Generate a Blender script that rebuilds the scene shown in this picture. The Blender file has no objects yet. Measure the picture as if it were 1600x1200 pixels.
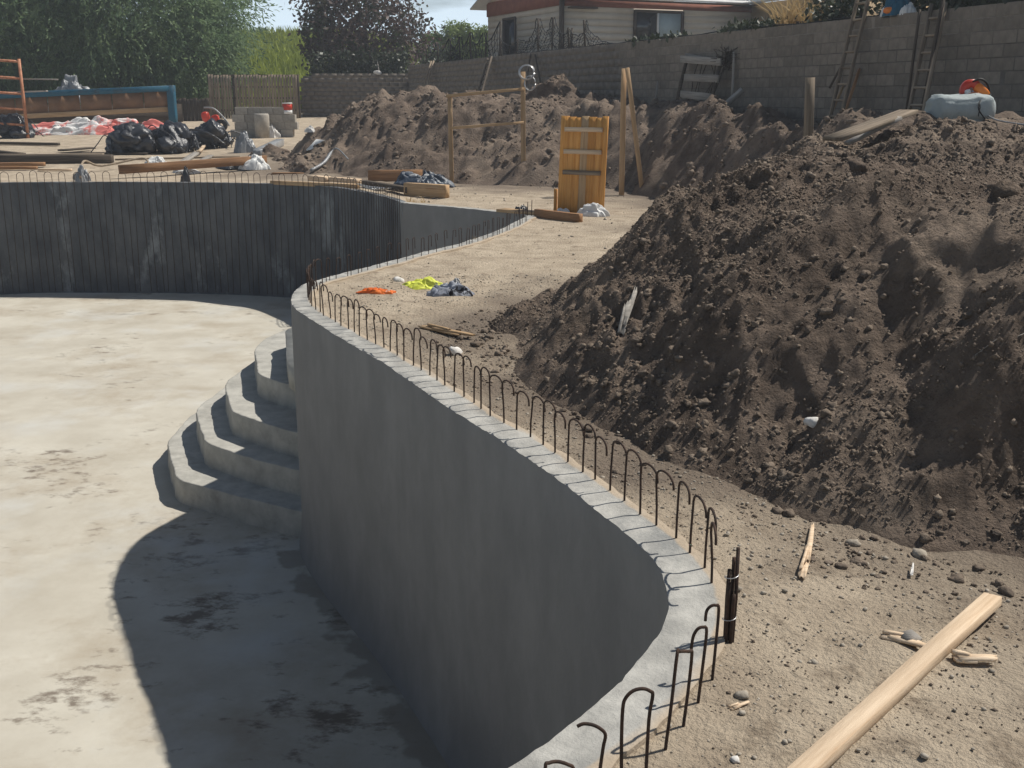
import bpy, bmesh, math, random
import numpy as np
from mathutils import Vector, Matrix
from mathutils.geometry import delaunay_2d_cdt

S = bpy.context.scene
C = S.collection
rnd = random.Random(7)
rng = np.random.default_rng(11)

# ------------------------------------------------------------------ camera
CAM_H, FPX, HORIZON = 2.0, 1700.0, 150.0
PITCH = math.atan((600 - HORIZON) / FPX)
cam = bpy.data.cameras.new('camera')
camo = bpy.data.objects.new('camera', cam)
C.objects.link(camo)
camo.location = (0, 0, CAM_H)
camo.rotation_euler = (math.pi / 2 - PITCH, 0, 0)
cam.sensor_fit = 'HORIZONTAL'
cam.sensor_width = 36
cam.lens = 36 * FPX / 1600
cam.clip_end = 3000
S.camera = camo

# ------------------------------------------------------------------ sun, sky
SUN_AZ, SUN_EL = math.radians(22), math.radians(54.5)     # azimuth from +x towards +y
SUNV = Vector((math.cos(SUN_AZ) * math.cos(SUN_EL), math.sin(SUN_AZ) * math.cos(SUN_EL), math.sin(SUN_EL)))
sl = bpy.data.lights.new('sun', 'SUN')
sl.energy = 5.0
sl.angle = math.radians(0.8)
sl.color = (1.0, 0.95, 0.87)
so = bpy.data.objects.new('sun', sl)
C.objects.link(so)
so.rotation_euler = (-SUNV).to_track_quat('-Z', 'Y').to_euler()
so.location = (20, 10, 40)

W = bpy.data.worlds.new('World')
S.world = W
W.use_nodes = True
wt = W.node_tree
wt.nodes.clear()


def wn(t, **k):
    n = wt.nodes.new(t)
    for a, b in k.items():
        setattr(n, a, b)
    return n


sky = wn('ShaderNodeTexSky', sky_type='NISHITA')
sky.sun_disc = False
sky.sun_elevation = SUN_EL
sky.sun_rotation = math.pi / 2 - SUN_AZ
sky.air_density = 1.0
sky.dust_density = 0.9
sky.ozone_density = 1.5
tc = wn('ShaderNodeTexCoord')
sep = wn('ShaderNodeSeparateXYZ')
wt.links.new(tc.outputs['Generated'], sep.inputs[0])
addz = wn('ShaderNodeMath', operation='ADD')
wt.links.new(sep.outputs['Z'], addz.inputs[0])
addz.inputs[1].default_value = 0.12
dx = wn('ShaderNodeMath', operation='DIVIDE')
dy = wn('ShaderNodeMath', operation='DIVIDE')
wt.links.new(sep.outputs['X'], dx.inputs[0]); wt.links.new(addz.outputs[0], dx.inputs[1])
wt.links.new(sep.outputs['Y'], dy.inputs[0]); wt.links.new(addz.outputs[0], dy.inputs[1])
cmb = wn('ShaderNodeCombineXYZ')
wt.links.new(dx.outputs[0], cmb.inputs[0]); wt.links.new(dy.outputs[0], cmb.inputs[1])
cn = wn('ShaderNodeTexNoise')
cn.inputs['Scale'].default_value = 1.15
cn.inputs['Detail'].default_value = 7
cn.inputs['Roughness'].default_value = 0.55
wt.links.new(cmb.outputs[0], cn.inputs['Vector'])
cr = wn('ShaderNodeValToRGB')
cr.color_ramp.elements[0].position = 0.20
cr.color_ramp.elements[1].position = 0.46
cr.color_ramp.elements[0].color = (0, 0, 0, 1)
cr.color_ramp.elements[1].color = (1, 1, 1, 1)
wt.links.new(cn.outputs['Fac'], cr.inputs[0])
# fair weather cumulus: banks of it low all round the horizon, a few puffs overhead
lowr = wn('ShaderNodeMapRange')
lowr.inputs['From Min'].default_value = 0.05
lowr.inputs['From Max'].default_value = 0.26
lowr.inputs['To Min'].default_value = 1.0
lowr.inputs['To Max'].default_value = 0.04
wt.links.new(sep.outputs['Z'], lowr.inputs['Value'])
cm = wn('ShaderNodeMath', operation='MULTIPLY')
wt.links.new(cr.outputs[0], cm.inputs[0]); wt.links.new(lowr.outputs[0], cm.inputs[1])
mx = wn('ShaderNodeMixRGB')
wt.links.new(cm.outputs[0], mx.inputs['Fac'])
wt.links.new(sky.outputs[0], mx.inputs[1])
mx.inputs[2].default_value = (16.5, 19.8, 22.5, 1)
bg = wn('ShaderNodeBackground')
bg.inputs['Strength'].default_value = 0.05
wt.links.new(mx.outputs[0], bg.inputs[0])
wo = wn('ShaderNodeOutputWorld')
wt.links.new(bg.outputs[0], wo.inputs[0])

S.view_settings.view_transform = 'Standard'
S.view_settings.look = 'None'
S.view_settings.exposure = 0.0
S.view_settings.gamma = 1.0
S.render.engine = 'CYCLES'
S.cycles.max_bounces = 6
S.cycles.diffuse_bounces = 4
S.cycles.use_denoising = True


# ------------------------------------------------------------------ helpers
def pray(px, py):
    x = (px - 800) / FPX
    u = -(py - 600) / FPX
    return np.array([x, math.cos(PITCH) + u * math.sin(PITCH), -math.sin(PITCH) + u * math.cos(PITCH)])


def GZ(px, py, z=0.0):
    """point of the plane of height z seen at this place of the photograph"""
    r = pray(px, py)
    t = (z - CAM_H) / r[2]
    return Vector((r[0] * t, r[1] * t, z))


def GD(px, py, Y):
    r = pray(px, py)
    t = Y / r[1]
    return Vector((r[0] * t, Y, CAM_H + r[2] * t))


def zg(x, y):
    """height of the yard: level round the pool, rising gently beyond it"""
    return 0.042 * np.clip(np.asarray(y, float) - 28.0, 0, 40)


def GG(px, py):
    """point of the yard (rising part included)"""
    p = GZ(px, py)
    if p.y <= 28:
        return p
    r = pray(px, py)
    lo, hi = 20.0, 69.0
    for _ in range(40):
        m = (lo + hi) / 2
        z = CAM_H + r[2] * m / r[1]
        if z > zg(0, m):
            lo = m
        else:
            hi = m
    return Vector((r[0] * lo / r[1], lo, float(zg(0, lo))))


def _hash(ix, iy, iz, seed):
    h = (ix.astype(np.int64) * 374761393 + iy.astype(np.int64) * 668265263 + iz.astype(np.int64) * 2147483647 + seed * 974711) & 0x7fffffff
    h = ((h ^ (h >> 13)) * 1274126177) & 0x7fffffff
    h = h ^ (h >> 16)
    return (h & 0xffff) / 65535.0 * 2 - 1


def noise(x, y, z=None, seed=0):
    x = np.asarray(x, float); y = np.asarray(y, float)
    z = np.zeros_like(x) if z is None else np.asarray(z, float)
    x0 = np.floor(x); y0 = np.floor(y); z0 = np.floor(z)
    fx = x - x0; fy = y - y0; fz = z - z0
    fx = fx * fx * (3 - 2 * fx); fy = fy * fy * (3 - 2 * fy); fz = fz * fz * (3 - 2 * fz)
    v = 0
    for a in (0, 1):
        for b in (0, 1):
            for c in (0, 1):
                w = (fx if a else 1 - fx) * (fy if b else 1 - fy) * (fz if c else 1 - fz)
                v = v + w * _hash(x0 + a, y0 + b, z0 + c, seed)
    return v


def fbm(x, y, oct=4, seed=0, gain=.5, z=None):
    v, a = 0, 1.0
    for i in range(oct):
        v = v + a * noise(x * 2**i + 7.3 * i, y * 2**i - 3.1 * i, None if z is None else z * 2**i, seed + i)
        a *= gain
    return v


def ridged(x, y, oct=4, seed=0, gain=.5):
    v, a = 0, 1.0
    for i in range(oct):
        v = v + a * (1 - np.abs(noise(x * 2**i + 5.1 * i, y * 2**i + 2.7 * i, None, seed + i)) * 1.6)
        a *= gain
    return v


def billow(x, y, oct=3, seed=0, gain=.5):
    v, a = 0, 1.0
    for i in range(oct):
        v = v + a * np.abs(noise(x * 2**i + 5.1 * i, y * 2**i + 2.7 * i, None, seed + i)) * 1.7
        a *= gain
    return v


ORIG = {}


def mesh_np(name, verts, faces, smooth=False):
    """mesh from arrays; faces is an (n,3) or (n,4) array or a list of such arrays"""
    me = bpy.data.meshes.new(name)
    verts = np.asarray(verts, np.float32)
    if not isinstance(faces, list):
        faces = [faces]
    faces = [np.asarray(f, np.int32) for f in faces if len(f)]
    me.vertices.add(len(verts))
    me.vertices.foreach_set('co', verts.ravel())
    tot = sum(f.size for f in faces)
    nf = sum(len(f) for f in faces)
    me.loops.add(tot)
    me.loops.foreach_set('vertex_index', np.concatenate([f.ravel() for f in faces]))
    me.polygons.add(nf)
    starts, k = [], 0
    for f in faces:
        n = f.shape[1]
        starts.append(k + np.arange(len(f), dtype=np.int32) * n)
        k += f.size
    me.polygons.foreach_set('loop_start', np.concatenate(starts))
    me.update(calc_edges=True)
    me.validate()
    if smooth:
        me.polygons.foreach_set('use_smooth', np.ones(len(me.polygons), bool))
    return me


def setp(o, label=None, cat=None, group=None, kind=None):
    if label: o['label'] = label
    if cat: o['category'] = cat
    if group: o['group'] = group
    if kind: o['kind'] = kind
    return o


def thing(name, label, cat, loc, group=None):
    o = bpy.data.objects.new(name, None)
    o.empty_display_size = .2
    C.objects.link(o)
    o.location = loc
    ORIG[o.name] = Vector(loc)
    return setp(o, label, cat, group)


def link(name, me, mat, parent=None, origin=None):
    """me holds world coordinates; it is moved to its parent's origin (or to the base of its own bounding box)"""
    n = len(me.vertices)
    co = np.empty(n * 3, np.float32)
    me.vertices.foreach_get('co', co)
    co = co.reshape(-1, 3)
    if origin is None:
        if parent is not None:
            origin = ORIG[parent.name]
        else:
            lo, hi = co.min(0), co.max(0)
            origin = Vector(((lo[0] + hi[0]) / 2, (lo[1] + hi[1]) / 2, lo[2]))
    co = co - np.array(origin, np.float32)
    me.vertices.foreach_set('co', co.ravel())
    me.update()
    o = bpy.data.objects.new(name, me)
    C.objects.link(o)
    if mat is not None and not me.materials:
        me.materials.append(mat)
    if parent is not None:
        o.parent = parent
        ORIG[o.name] = Vector(ORIG[parent.name])
    else:
        o.location = origin
        ORIG[o.name] = Vector(origin)
    return o


class MB:
    """collects simple shapes in world coordinates"""
    def __init__(s):
        s.v = []; s.q = []; s.t = []; s.n = 0

    def add(s, verts, quads=(), tris=()):
        verts = np.asarray(verts, float)
        s.v.append(verts)
        if len(quads): s.q.append(np.asarray(quads) + s.n)
        if len(tris): s.t.append(np.asarray(tris) + s.n)
        s.n += len(verts)
        return s

    def box(s, c, size, rot=None):
        h = np.array(size) / 2
        v = np.array([[x, y, z] for x in (-1, 1) for y in (-1, 1) for z in (-1, 1)]) * h
        if rot is not None:
            v = v @ np.array(rot).T
        v = v + np.array(c)
        return s.add(v, [[0, 1, 3, 2], [4, 6, 7, 5], [0, 4, 5, 1], [2, 3, 7, 6], [0, 2, 6, 4], [1, 5, 7, 3]])

    def tube(s, pts, r, n=6, cap=True):
        P = np.array([tuple(p) for p in pts], float)
        m = len(P)
        R = np.full(m, r) if np.isscalar(r) else np.array(r, float)
        T = np.gradient(P, axis=0)
        T /= np.linalg.norm(T, axis=1)[:, None] + 1e-12
        ref = np.array([0, 0, 1.]) if abs(T[0][2]) < .8 else np.array([1., 0, 0])
        u = np.cross(T[0], ref); u /= np.linalg.norm(u)
        V = []
        for i in range(m):
            u = u - T[i] * (u @ T[i]); u /= np.linalg.norm(u) + 1e-12
            w = np.cross(T[i], u)
            for k in range(n):
                a = 2 * math.pi * k / n
                V.append(P[i] + R[i] * (math.cos(a) * u + math.sin(a) * w))
        Q = []
        for i in range(m - 1):
            for k in range(n):
                Q.append([i * n + k, i * n + (k + 1) % n, (i + 1) * n + (k + 1) % n, (i + 1) * n + k])
        tr = []
        if cap:
            V.append(P[0]); V.append(P[-1])
            for k in range(n):
                tr.append([m * n, (k + 1) % n, k])
                tr.append([m * n + 1, (m - 1) * n + k, (m - 1) * n + (k + 1) % n])
        return s.add(V, Q, tr)

    def prism(s, poly, z0, z1):
        """vertical prism over a plan polygon (fan caps)"""
        P = np.array(poly, float)[:, :2]
        n = len(P)
        c = P.mean(0)
        v = np.concatenate([np.c_[P, np.full(n, z0)], np.c_[P, np.full(n, z1)], [[c[0], c[1], z0], [c[0], c[1], z1]]])
        q = [[i, (i + 1) % n, n + (i + 1) % n, n + i] for i in range(n)]
        t = [[2 * n + 1, n + i, n + (i + 1) % n] for i in range(n)] + [[2 * n, (i + 1) % n, i] for i in range(n)]
        return s.add(v, q, t)

    def build(s, name, mat, parent=None, smooth=False, origin=None):
        f = []
        if s.q: f.append(np.concatenate(s.q))
        if s.t: f.append(np.concatenate(s.t))
        return link(name, mesh_np(name, np.concatenate(s.v), f, smooth), mat, parent, origin)


def crs(pts, n=8, closed=False):
    """Catmull-Rom through points"""
    P = [np.array(tuple(p), float) for p in pts]
    m = len(P)
    out = []
    for i in range(m if closed else m - 1):
        if closed:
            a, b, c, d = P[(i - 1) % m], P[i], P[(i + 1) % m], P[(i + 2) % m]
        else:
            a, b, c, d = P[max(i - 1, 0)], P[i], P[i + 1], P[min(i + 2, m - 1)]
        for k in range(n):
            t = k / n
            out.append(.5 * (2 * b + (c - a) * t + (2 * a - 5 * b + 4 * c - d) * t * t + (3 * b - a - 3 * c + d) * t**3))
    if not closed:
        out.append(P[-1])
    return np.array(out)


def resample(P, step):
    P = np.asarray(P, float)
    d = np.r_[0, np.cumsum(np.linalg.norm(np.diff(P, axis=0), axis=1))]
    n = max(2, int(round(d[-1] / step)) + 1)
    s = np.linspace(0, d[-1], n)
    return np.stack([np.interp(s, d, P[:, k]) for k in range(P.shape[1])], 1)


def poly_dist(x, y, poly):
    """distance to a polygon's edge, positive inside"""
    x = np.asarray(x, float); y = np.asarray(y, float)
    P = np.asarray(poly, float)
    best = np.full(x.shape, 1e9)
    ins = np.zeros(x.shape, bool)
    for i in range(len(P)):
        a, b = P[i], P[(i + 1) % len(P)]
        e = b - a
        t = np.clip(((x - a[0]) * e[0] + (y - a[1]) * e[1]) / (e @ e + 1e-12), 0, 1)
        d = np.hypot(x - a[0] - t * e[0], y - a[1] - t * e[1])
        best = np.minimum(best, d)
        if a[1] != b[1]:
            c = (a[1] > y) != (b[1] > y)
            xi = a[0] + (y - a[1]) / (b[1] - a[1]) * e[0]
            ins ^= c & (x < xi)
    return np.where(ins, best, -best)


# ------------------------------------------------------------------ materials
MATS = {}


def mk(name, c1, c2, scale=4., rough=.9, bump=.3, bscale=40., spec=.25, c3=None, s3=1.2, lo3=.5, hi3=.65,
       stretch=None, metal=0., rand=0., detail=7, bdist=.02, lo=.35, hi=.65, transl=0., coord='Object', rvar=0., attr=None, ca=None):
    m = bpy.data.materials.new(name)
    MATS[name] = m
    m.use_nodes = True
    t = m.node_tree
    L = t.links.new
    b = t.nodes['Principled BSDF']
    b.inputs['Roughness'].default_value = rough
    b.inputs['Specular IOR Level'].default_value = spec
    b.inputs['Metallic'].default_value = metal
    tc = t.nodes.new('ShaderNodeTexCoord')
    mp = t.nodes.new('ShaderNodeMapping')
    L(tc.outputs[coord], mp.inputs[0])
    if stretch:
        mp.inputs['Scale'].default_value = stretch
    if rand and stretch:            # every board its own stretch of grain
        o0 = t.nodes.new('ShaderNodeObjectInfo')
        o1 = t.nodes.new('ShaderNodeMath'); o1.operation = 'MULTIPLY'; o1.inputs[1].default_value = 60.0
        L(o0.outputs['Random'], o1.inputs[0]); L(o1.outputs[0], mp.inputs['Location'])
    n = t.nodes.new('ShaderNodeTexNoise')
    n.inputs['Scale'].default_value = scale
    n.inputs['Detail'].default_value = detail
    n.inputs['Roughness'].default_value = .62
    L(mp.outputs[0], n.inputs['Vector'])
    r = t.nodes.new('ShaderNodeValToRGB')
    r.color_ramp.elements[0].position = lo; r.color_ramp.elements[0].color = (*c1, 1)
    r.color_ramp.elements[1].position = hi; r.color_ramp.elements[1].color = (*c2, 1)
    L(n.outputs['Fac'], r.inputs[0])
    col = r.outputs[0]
    if c3:
        n3 = t.nodes.new('ShaderNodeTexNoise')
        n3.inputs['Scale'].default_value = s3
        n3.inputs['Detail'].default_value = 8
        n3.inputs['Roughness'].default_value = .7
        L(mp.outputs[0], n3.inputs['Vector'])
        r3 = t.nodes.new('ShaderNodeValToRGB')
        r3.color_ramp.elements[0].position = lo3
        r3.color_ramp.elements[1].position = hi3
        L(n3.outputs['Fac'], r3.inputs[0])
        mxx = t.nodes.new('ShaderNodeMixRGB')
        L(r3.outputs[0], mxx.inputs[0]); L(col, mxx.inputs[1])
        mxx.inputs[2].default_value = (*c3, 1)
        col = mxx.outputs[0]
    if attr:
        an = t.nodes.new('ShaderNodeAttribute')
        an.attribute_name = attr
        m2 = t.nodes.new('ShaderNodeMixRGB')
        L(an.outputs['Fac'], m2.inputs[0]); L(col, m2.inputs[1])
        m2.inputs[2].default_value = (*ca, 1)
        col = m2.outputs[0]
    if rand:
        oi = t.nodes.new('ShaderNodeObjectInfo')
        mr = t.nodes.new('ShaderNodeMapRange')
        mr.inputs['To Min'].default_value = 1 - rand
        mr.inputs['To Max'].default_value = 1 + rand
        L(oi.outputs['Random'], mr.inputs['Value'])
        hs = t.nodes.new('ShaderNodeHueSaturation')
        L(mr.outputs[0], hs.inputs['Value']); L(col, hs.inputs['Color'])
        col = hs.outputs[0]
    L(col, b.inputs['Base Color'])
    if rvar:
        rr = t.nodes.new('ShaderNodeMapRange')
        rr.inputs['To Min'].default_value = rough - rvar
        rr.inputs['To Max'].default_value = rough + rvar
        L(n.outputs['Fac'], rr.inputs['Value']); L(rr.outputs[0], b.inputs['Roughness'])
    if bump:
        nb = t.nodes.new('ShaderNodeTexNoise')
        nb.inputs['Scale'].default_value = bscale
        nb.inputs['Detail'].default_value = 6
        nb.inputs['Roughness'].default_value = .65
        L(mp.outputs[0], nb.inputs['Vector'])
        bp = t.nodes.new('ShaderNodeBump')
        bp.inputs['Strength'].default_value = bump
        bp.inputs['Distance'].default_value = bdist
        L(nb.outputs['Fac'], bp.inputs['Height']); L(bp.outputs[0], b.inputs['Normal'])
    if transl:
        tr = t.nodes.new('ShaderNodeBsdfTranslucent')
        L(col, tr.inputs[0])
        ms = t.nodes.new('ShaderNodeMixShader')
        ms.inputs[0].default_value = transl
        out = t.nodes['Material Output']
        L(b.outputs[0], ms.inputs[1]); L(tr.outputs[0], ms.inputs[2]); L(ms.outputs[0], out.inputs[0])
    return m


mk('ground', (.375, .305, .225), (.53, .445, .335), scale=2.2, bump=1.0, bscale=30, bdist=.04, c3=(.27, .215, .157), s3=4.2, lo3=.54, hi3=.66, attr='soil', ca=(.18, .143, .11), detail=12)
mk('soil', (.104, .079, .062), (.215, .166, .13), scale=3.5, bump=1.0, bscale=30, bdist=.05, spec=.1, c3=(.29, .23, .178), s3=.55, lo3=.48, hi3=.68)
mk('clod', (.115, .09, .071), (.26, .21, .165), scale=9, bump=.8, bscale=40, bdist=.02, spec=.1)
mk('pebble', (.22, .19, .15), (.46, .41, .34), scale=14, bump=.3, bscale=60)
mk('plaster', (.205, .203, .20), (.25, .247, .242), scale=2.6, bump=.35, bscale=30, bdist=.008, c3=(.185, .183, .178), s3=.9, lo3=.45, hi3=.8, stretch=(1, 1, .6))
mk('bond', (.30, .295, .275), (.46, .45, .415), scale=6, bump=.7, bscale=45, bdist=.012, c3=(.22, .225, .22), s3=2.5, lo3=.52, hi3=.72, attr='dust', ca=(.44, .35, .25))
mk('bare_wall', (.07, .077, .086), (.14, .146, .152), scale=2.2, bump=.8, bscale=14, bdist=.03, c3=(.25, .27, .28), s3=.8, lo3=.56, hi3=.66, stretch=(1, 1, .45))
mk('step', (.35, .34, .305), (.48, .465, .415), scale=5, bump=.35, bscale=35, bdist=.01, c3=(.27, .26, .23), s3=2.2, lo3=.55, hi3=.75)
mk('rebar', (.030, .021, .017), (.07, .04, .027), scale=30, rough=.8, bump=.6, bscale=160, bdist=.004, spec=.3)
mk('lumber', (.52, .38, .25), (.72, .57, .41), scale=4, rough=.75, bump=.3, bscale=30, stretch=(.5, 9, 9), c3=(.43, .25, .12), s3=2.6, lo3=.56, hi3=.74, rand=.10)
mk('gate_wood', (.52, .225, .045), (.70, .36, .105), scale=3, rough=.6, bump=.15, bscale=30, stretch=(.5, 9, 9), c3=(.34, .13, .03), s3=2.0, lo3=.6, hi3=.7, rand=.14)
mk('old_wood', (.16, .125, .09), (.33, .265, .195), scale=3, rough=.85, bump=.3, bscale=30, stretch=(.5, 9, 9), rand=.2)
mk('post_wood', (.36, .235, .125), (.50, .345, .20), scale=3, rough=.75, bump=.2, bscale=30, stretch=(.5, 9, 9), c3=(.25, .13, .06), s3=1.6, lo3=.6, hi3=.7, rand=.12)
mk('brown_wood', (.20, .105, .05), (.34, .19, .095), scale=3, rough=.75, bump=.2, bscale=30, stretch=(.5, 9, 9), rand=.2)
mk('dark_wood', (.05, .04, .032), (.10, .08, .06), scale=3, rough=.85, bump=.2, bscale=30, stretch=(.5, 9, 9), rand=.2)
mk('grey_wood', (.22, .205, .185), (.36, .335, .30), scale=3, rough=.85, bump=.3, bscale=30, stretch=(.5, 9, 9), rand=.15)
mk('block', (.165, .142, .118), (.23, .20, .165), scale=6, bump=.5, bscale=50, bdist=.01, rand=.16, c3=(.14, .125, .11), s3=1.5, lo3=.55, hi3=.75)
mk('mortar', (.125, .11, .094), (.175, .155, .132), scale=6, bump=.4, bscale=40)
mk('grey_block', (.30, .275, .24), (.40, .37, .32), scale=8, bump=.5, bscale=50, bdist=.01, rand=.12)
mk('siding', (.50, .44, .36), (.56, .50, .42), scale=2, bump=.1, bscale=30, rand=.04, rough=.7)
mk('red_trim', (.20, .075, .05), (.27, .105, .07), scale=3, bump=.2, bscale=30, rough=.8)
mk('brown_trim', (.06, .045, .035), (.09, .07, .055), scale=3, bump=.1, rough=.6)
mk('tan_trim', (.36, .25, .13), (.44, .31, .17), scale=3, bump=.1, rough=.7)
mk('roof_metal', (.55, .57, .57), (.66, .68, .67), scale=3, bump=.1, rough=.35, metal=.3, spec=.5)
mk('white_paint', (.72, .72, .70), (.80, .80, .78), scale=3, bump=.05, rough=.4)
mk('dark_glass', (.02, .022, .025), (.03, .033, .036), scale=2, bump=0, rough=.08, spec=.6)
mk('blind', (.33, .40, .42), (.38, .46, .48), scale=2, bump=0, rough=.4)
mk('blue_paint', (.012, .085, .145), (.02, .12, .19), scale=2, bump=.05, rough=.55, c3=(.03, .07, .10), s3=2)
mk('plywood', (.17, .095, .052), (.25, .145, .08), scale=2, bump=.1, rough=.75, rand=.15)
mk('scaffold_paint', (.42, .17, .09), (.55, .26, .15), scale=6, bump=.1, rough=.55, c3=(.24, .11, .06), s3=5)
mk('black_plastic', (.02, .022, .027), (.04, .043, .05), scale=3, rough=.30, bump=.5, bscale=9, bdist=.06, spec=.6)
mk('blue_plastic', (.02, .03, .05), (.05, .07, .10), scale=3, rough=.3, bump=.6, bscale=8, bdist=.06, spec=.6)
mk('grey_plastic', (.20, .21, .22), (.32, .33, .34), scale=3, rough=.35, bump=.4, bscale=9, bdist=.05, spec=.5)
mk('white_plastic', (.62, .63, .62), (.75, .75, .73), scale=3, rough=.45, bump=.3, bscale=9, bdist=.03)
mk('pink_tarp', (.70, .70, .68), (.78, .76, .73), scale=1.2, rough=.6, bump=.3, bscale=8, bdist=.04, c3=(.72, .22, .19), s3=.9, lo3=.47, hi3=.53)
mk('yellow_cloth', (.55, .60, .06), (.66, .70, .13), scale=6, rough=.8, bump=.3, bscale=30, c3=(.55, .57, .50), s3=9, lo3=.62, hi3=.66)
mk('grey_cloth', (.17, .19, .24), (.36, .38, .42), scale=9, rough=.9, bump=.3, bscale=30, c3=(.015, .015, .02), s3=5, lo3=.55, hi3=.58)
mk('orange_cloth', (.72, .13, .02), (.80, .20, .04), scale=9, rough=.6, bump=.3, bscale=30, c3=(.7, .62, .55), s3=12, lo3=.62, hi3=.66)
mk('orange_plastic', (.72, .17, .015), (.80, .24, .02), scale=3, rough=.35, bump=.05, spec=.5)
mk('red_plastic', (.50, .03, .015), (.58, .05, .02), scale=3, rough=.35, bump=.05, spec=.5)
mk('black_rubber', (.012, .012, .012), (.02, .02, .02), scale=3, rough=.6, bump=.1)
mk('metal', (.45, .45, .44), (.58, .58, .57), scale=6, rough=.4, metal=.8, bump=.1)
mk('bale', (.30, .345, .345), (.38, .42, .415), scale=4, rough=.75, bump=.4, bscale=14, bdist=.03)
mk('stone', (.28, .27, .25), (.45, .43, .40), scale=8, bump=.5, bscale=40)
mk('chalk', (.62, .60, .56), (.75, .73, .70), scale=8, bump=.4, bscale=40)
mk('wire', (.40, .40, .40), (.55, .55, .55), scale=8, rough=.35, metal=.6, bump=0)
mk('net', (.012, .014, .016), (.02, .022, .024), scale=8, rough=.7, bump=0)
mk('bark', (.045, .035, .028), (.09, .07, .055), scale=8, bump=.8, bscale=20, bdist=.05)
mk('willow_leaf', (.11, .185, .095), (.24, .32, .15), scale=1.1, rough=.6, bump=0, transl=.5, spec=.3)
mk('plum_leaf', (.07, .045, .04), (.15, .10, .085), scale=1.5, rough=.6, bump=0, transl=.22, spec=.4, c3=(.05, .075, .03), s3=.8, lo3=.5, hi3=.6)
mk('shrub_leaf', (.15, .21, .06), (.25, .32, .10), scale=1.2, rough=.65, bump=0, transl=.35)
mk('grass', (.20, .25, .03), (.35, .40, .06), scale=.5, rough=.7, bump=0, transl=.35)
mk('hill', (.14, .17, .03), (.22, .24, .05), scale=.8, bump=.6, bscale=5, bdist=.2)
mk('dry_grass', (.40, .28, .13), (.55, .40, .20), scale=5, rough=.8, bump=0, transl=.25)
mk('ivy', (.02, .03, .015), (.05, .065, .03), scale=3, rough=.5, bump=0, transl=.15, spec=.5)
M = MATS


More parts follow.
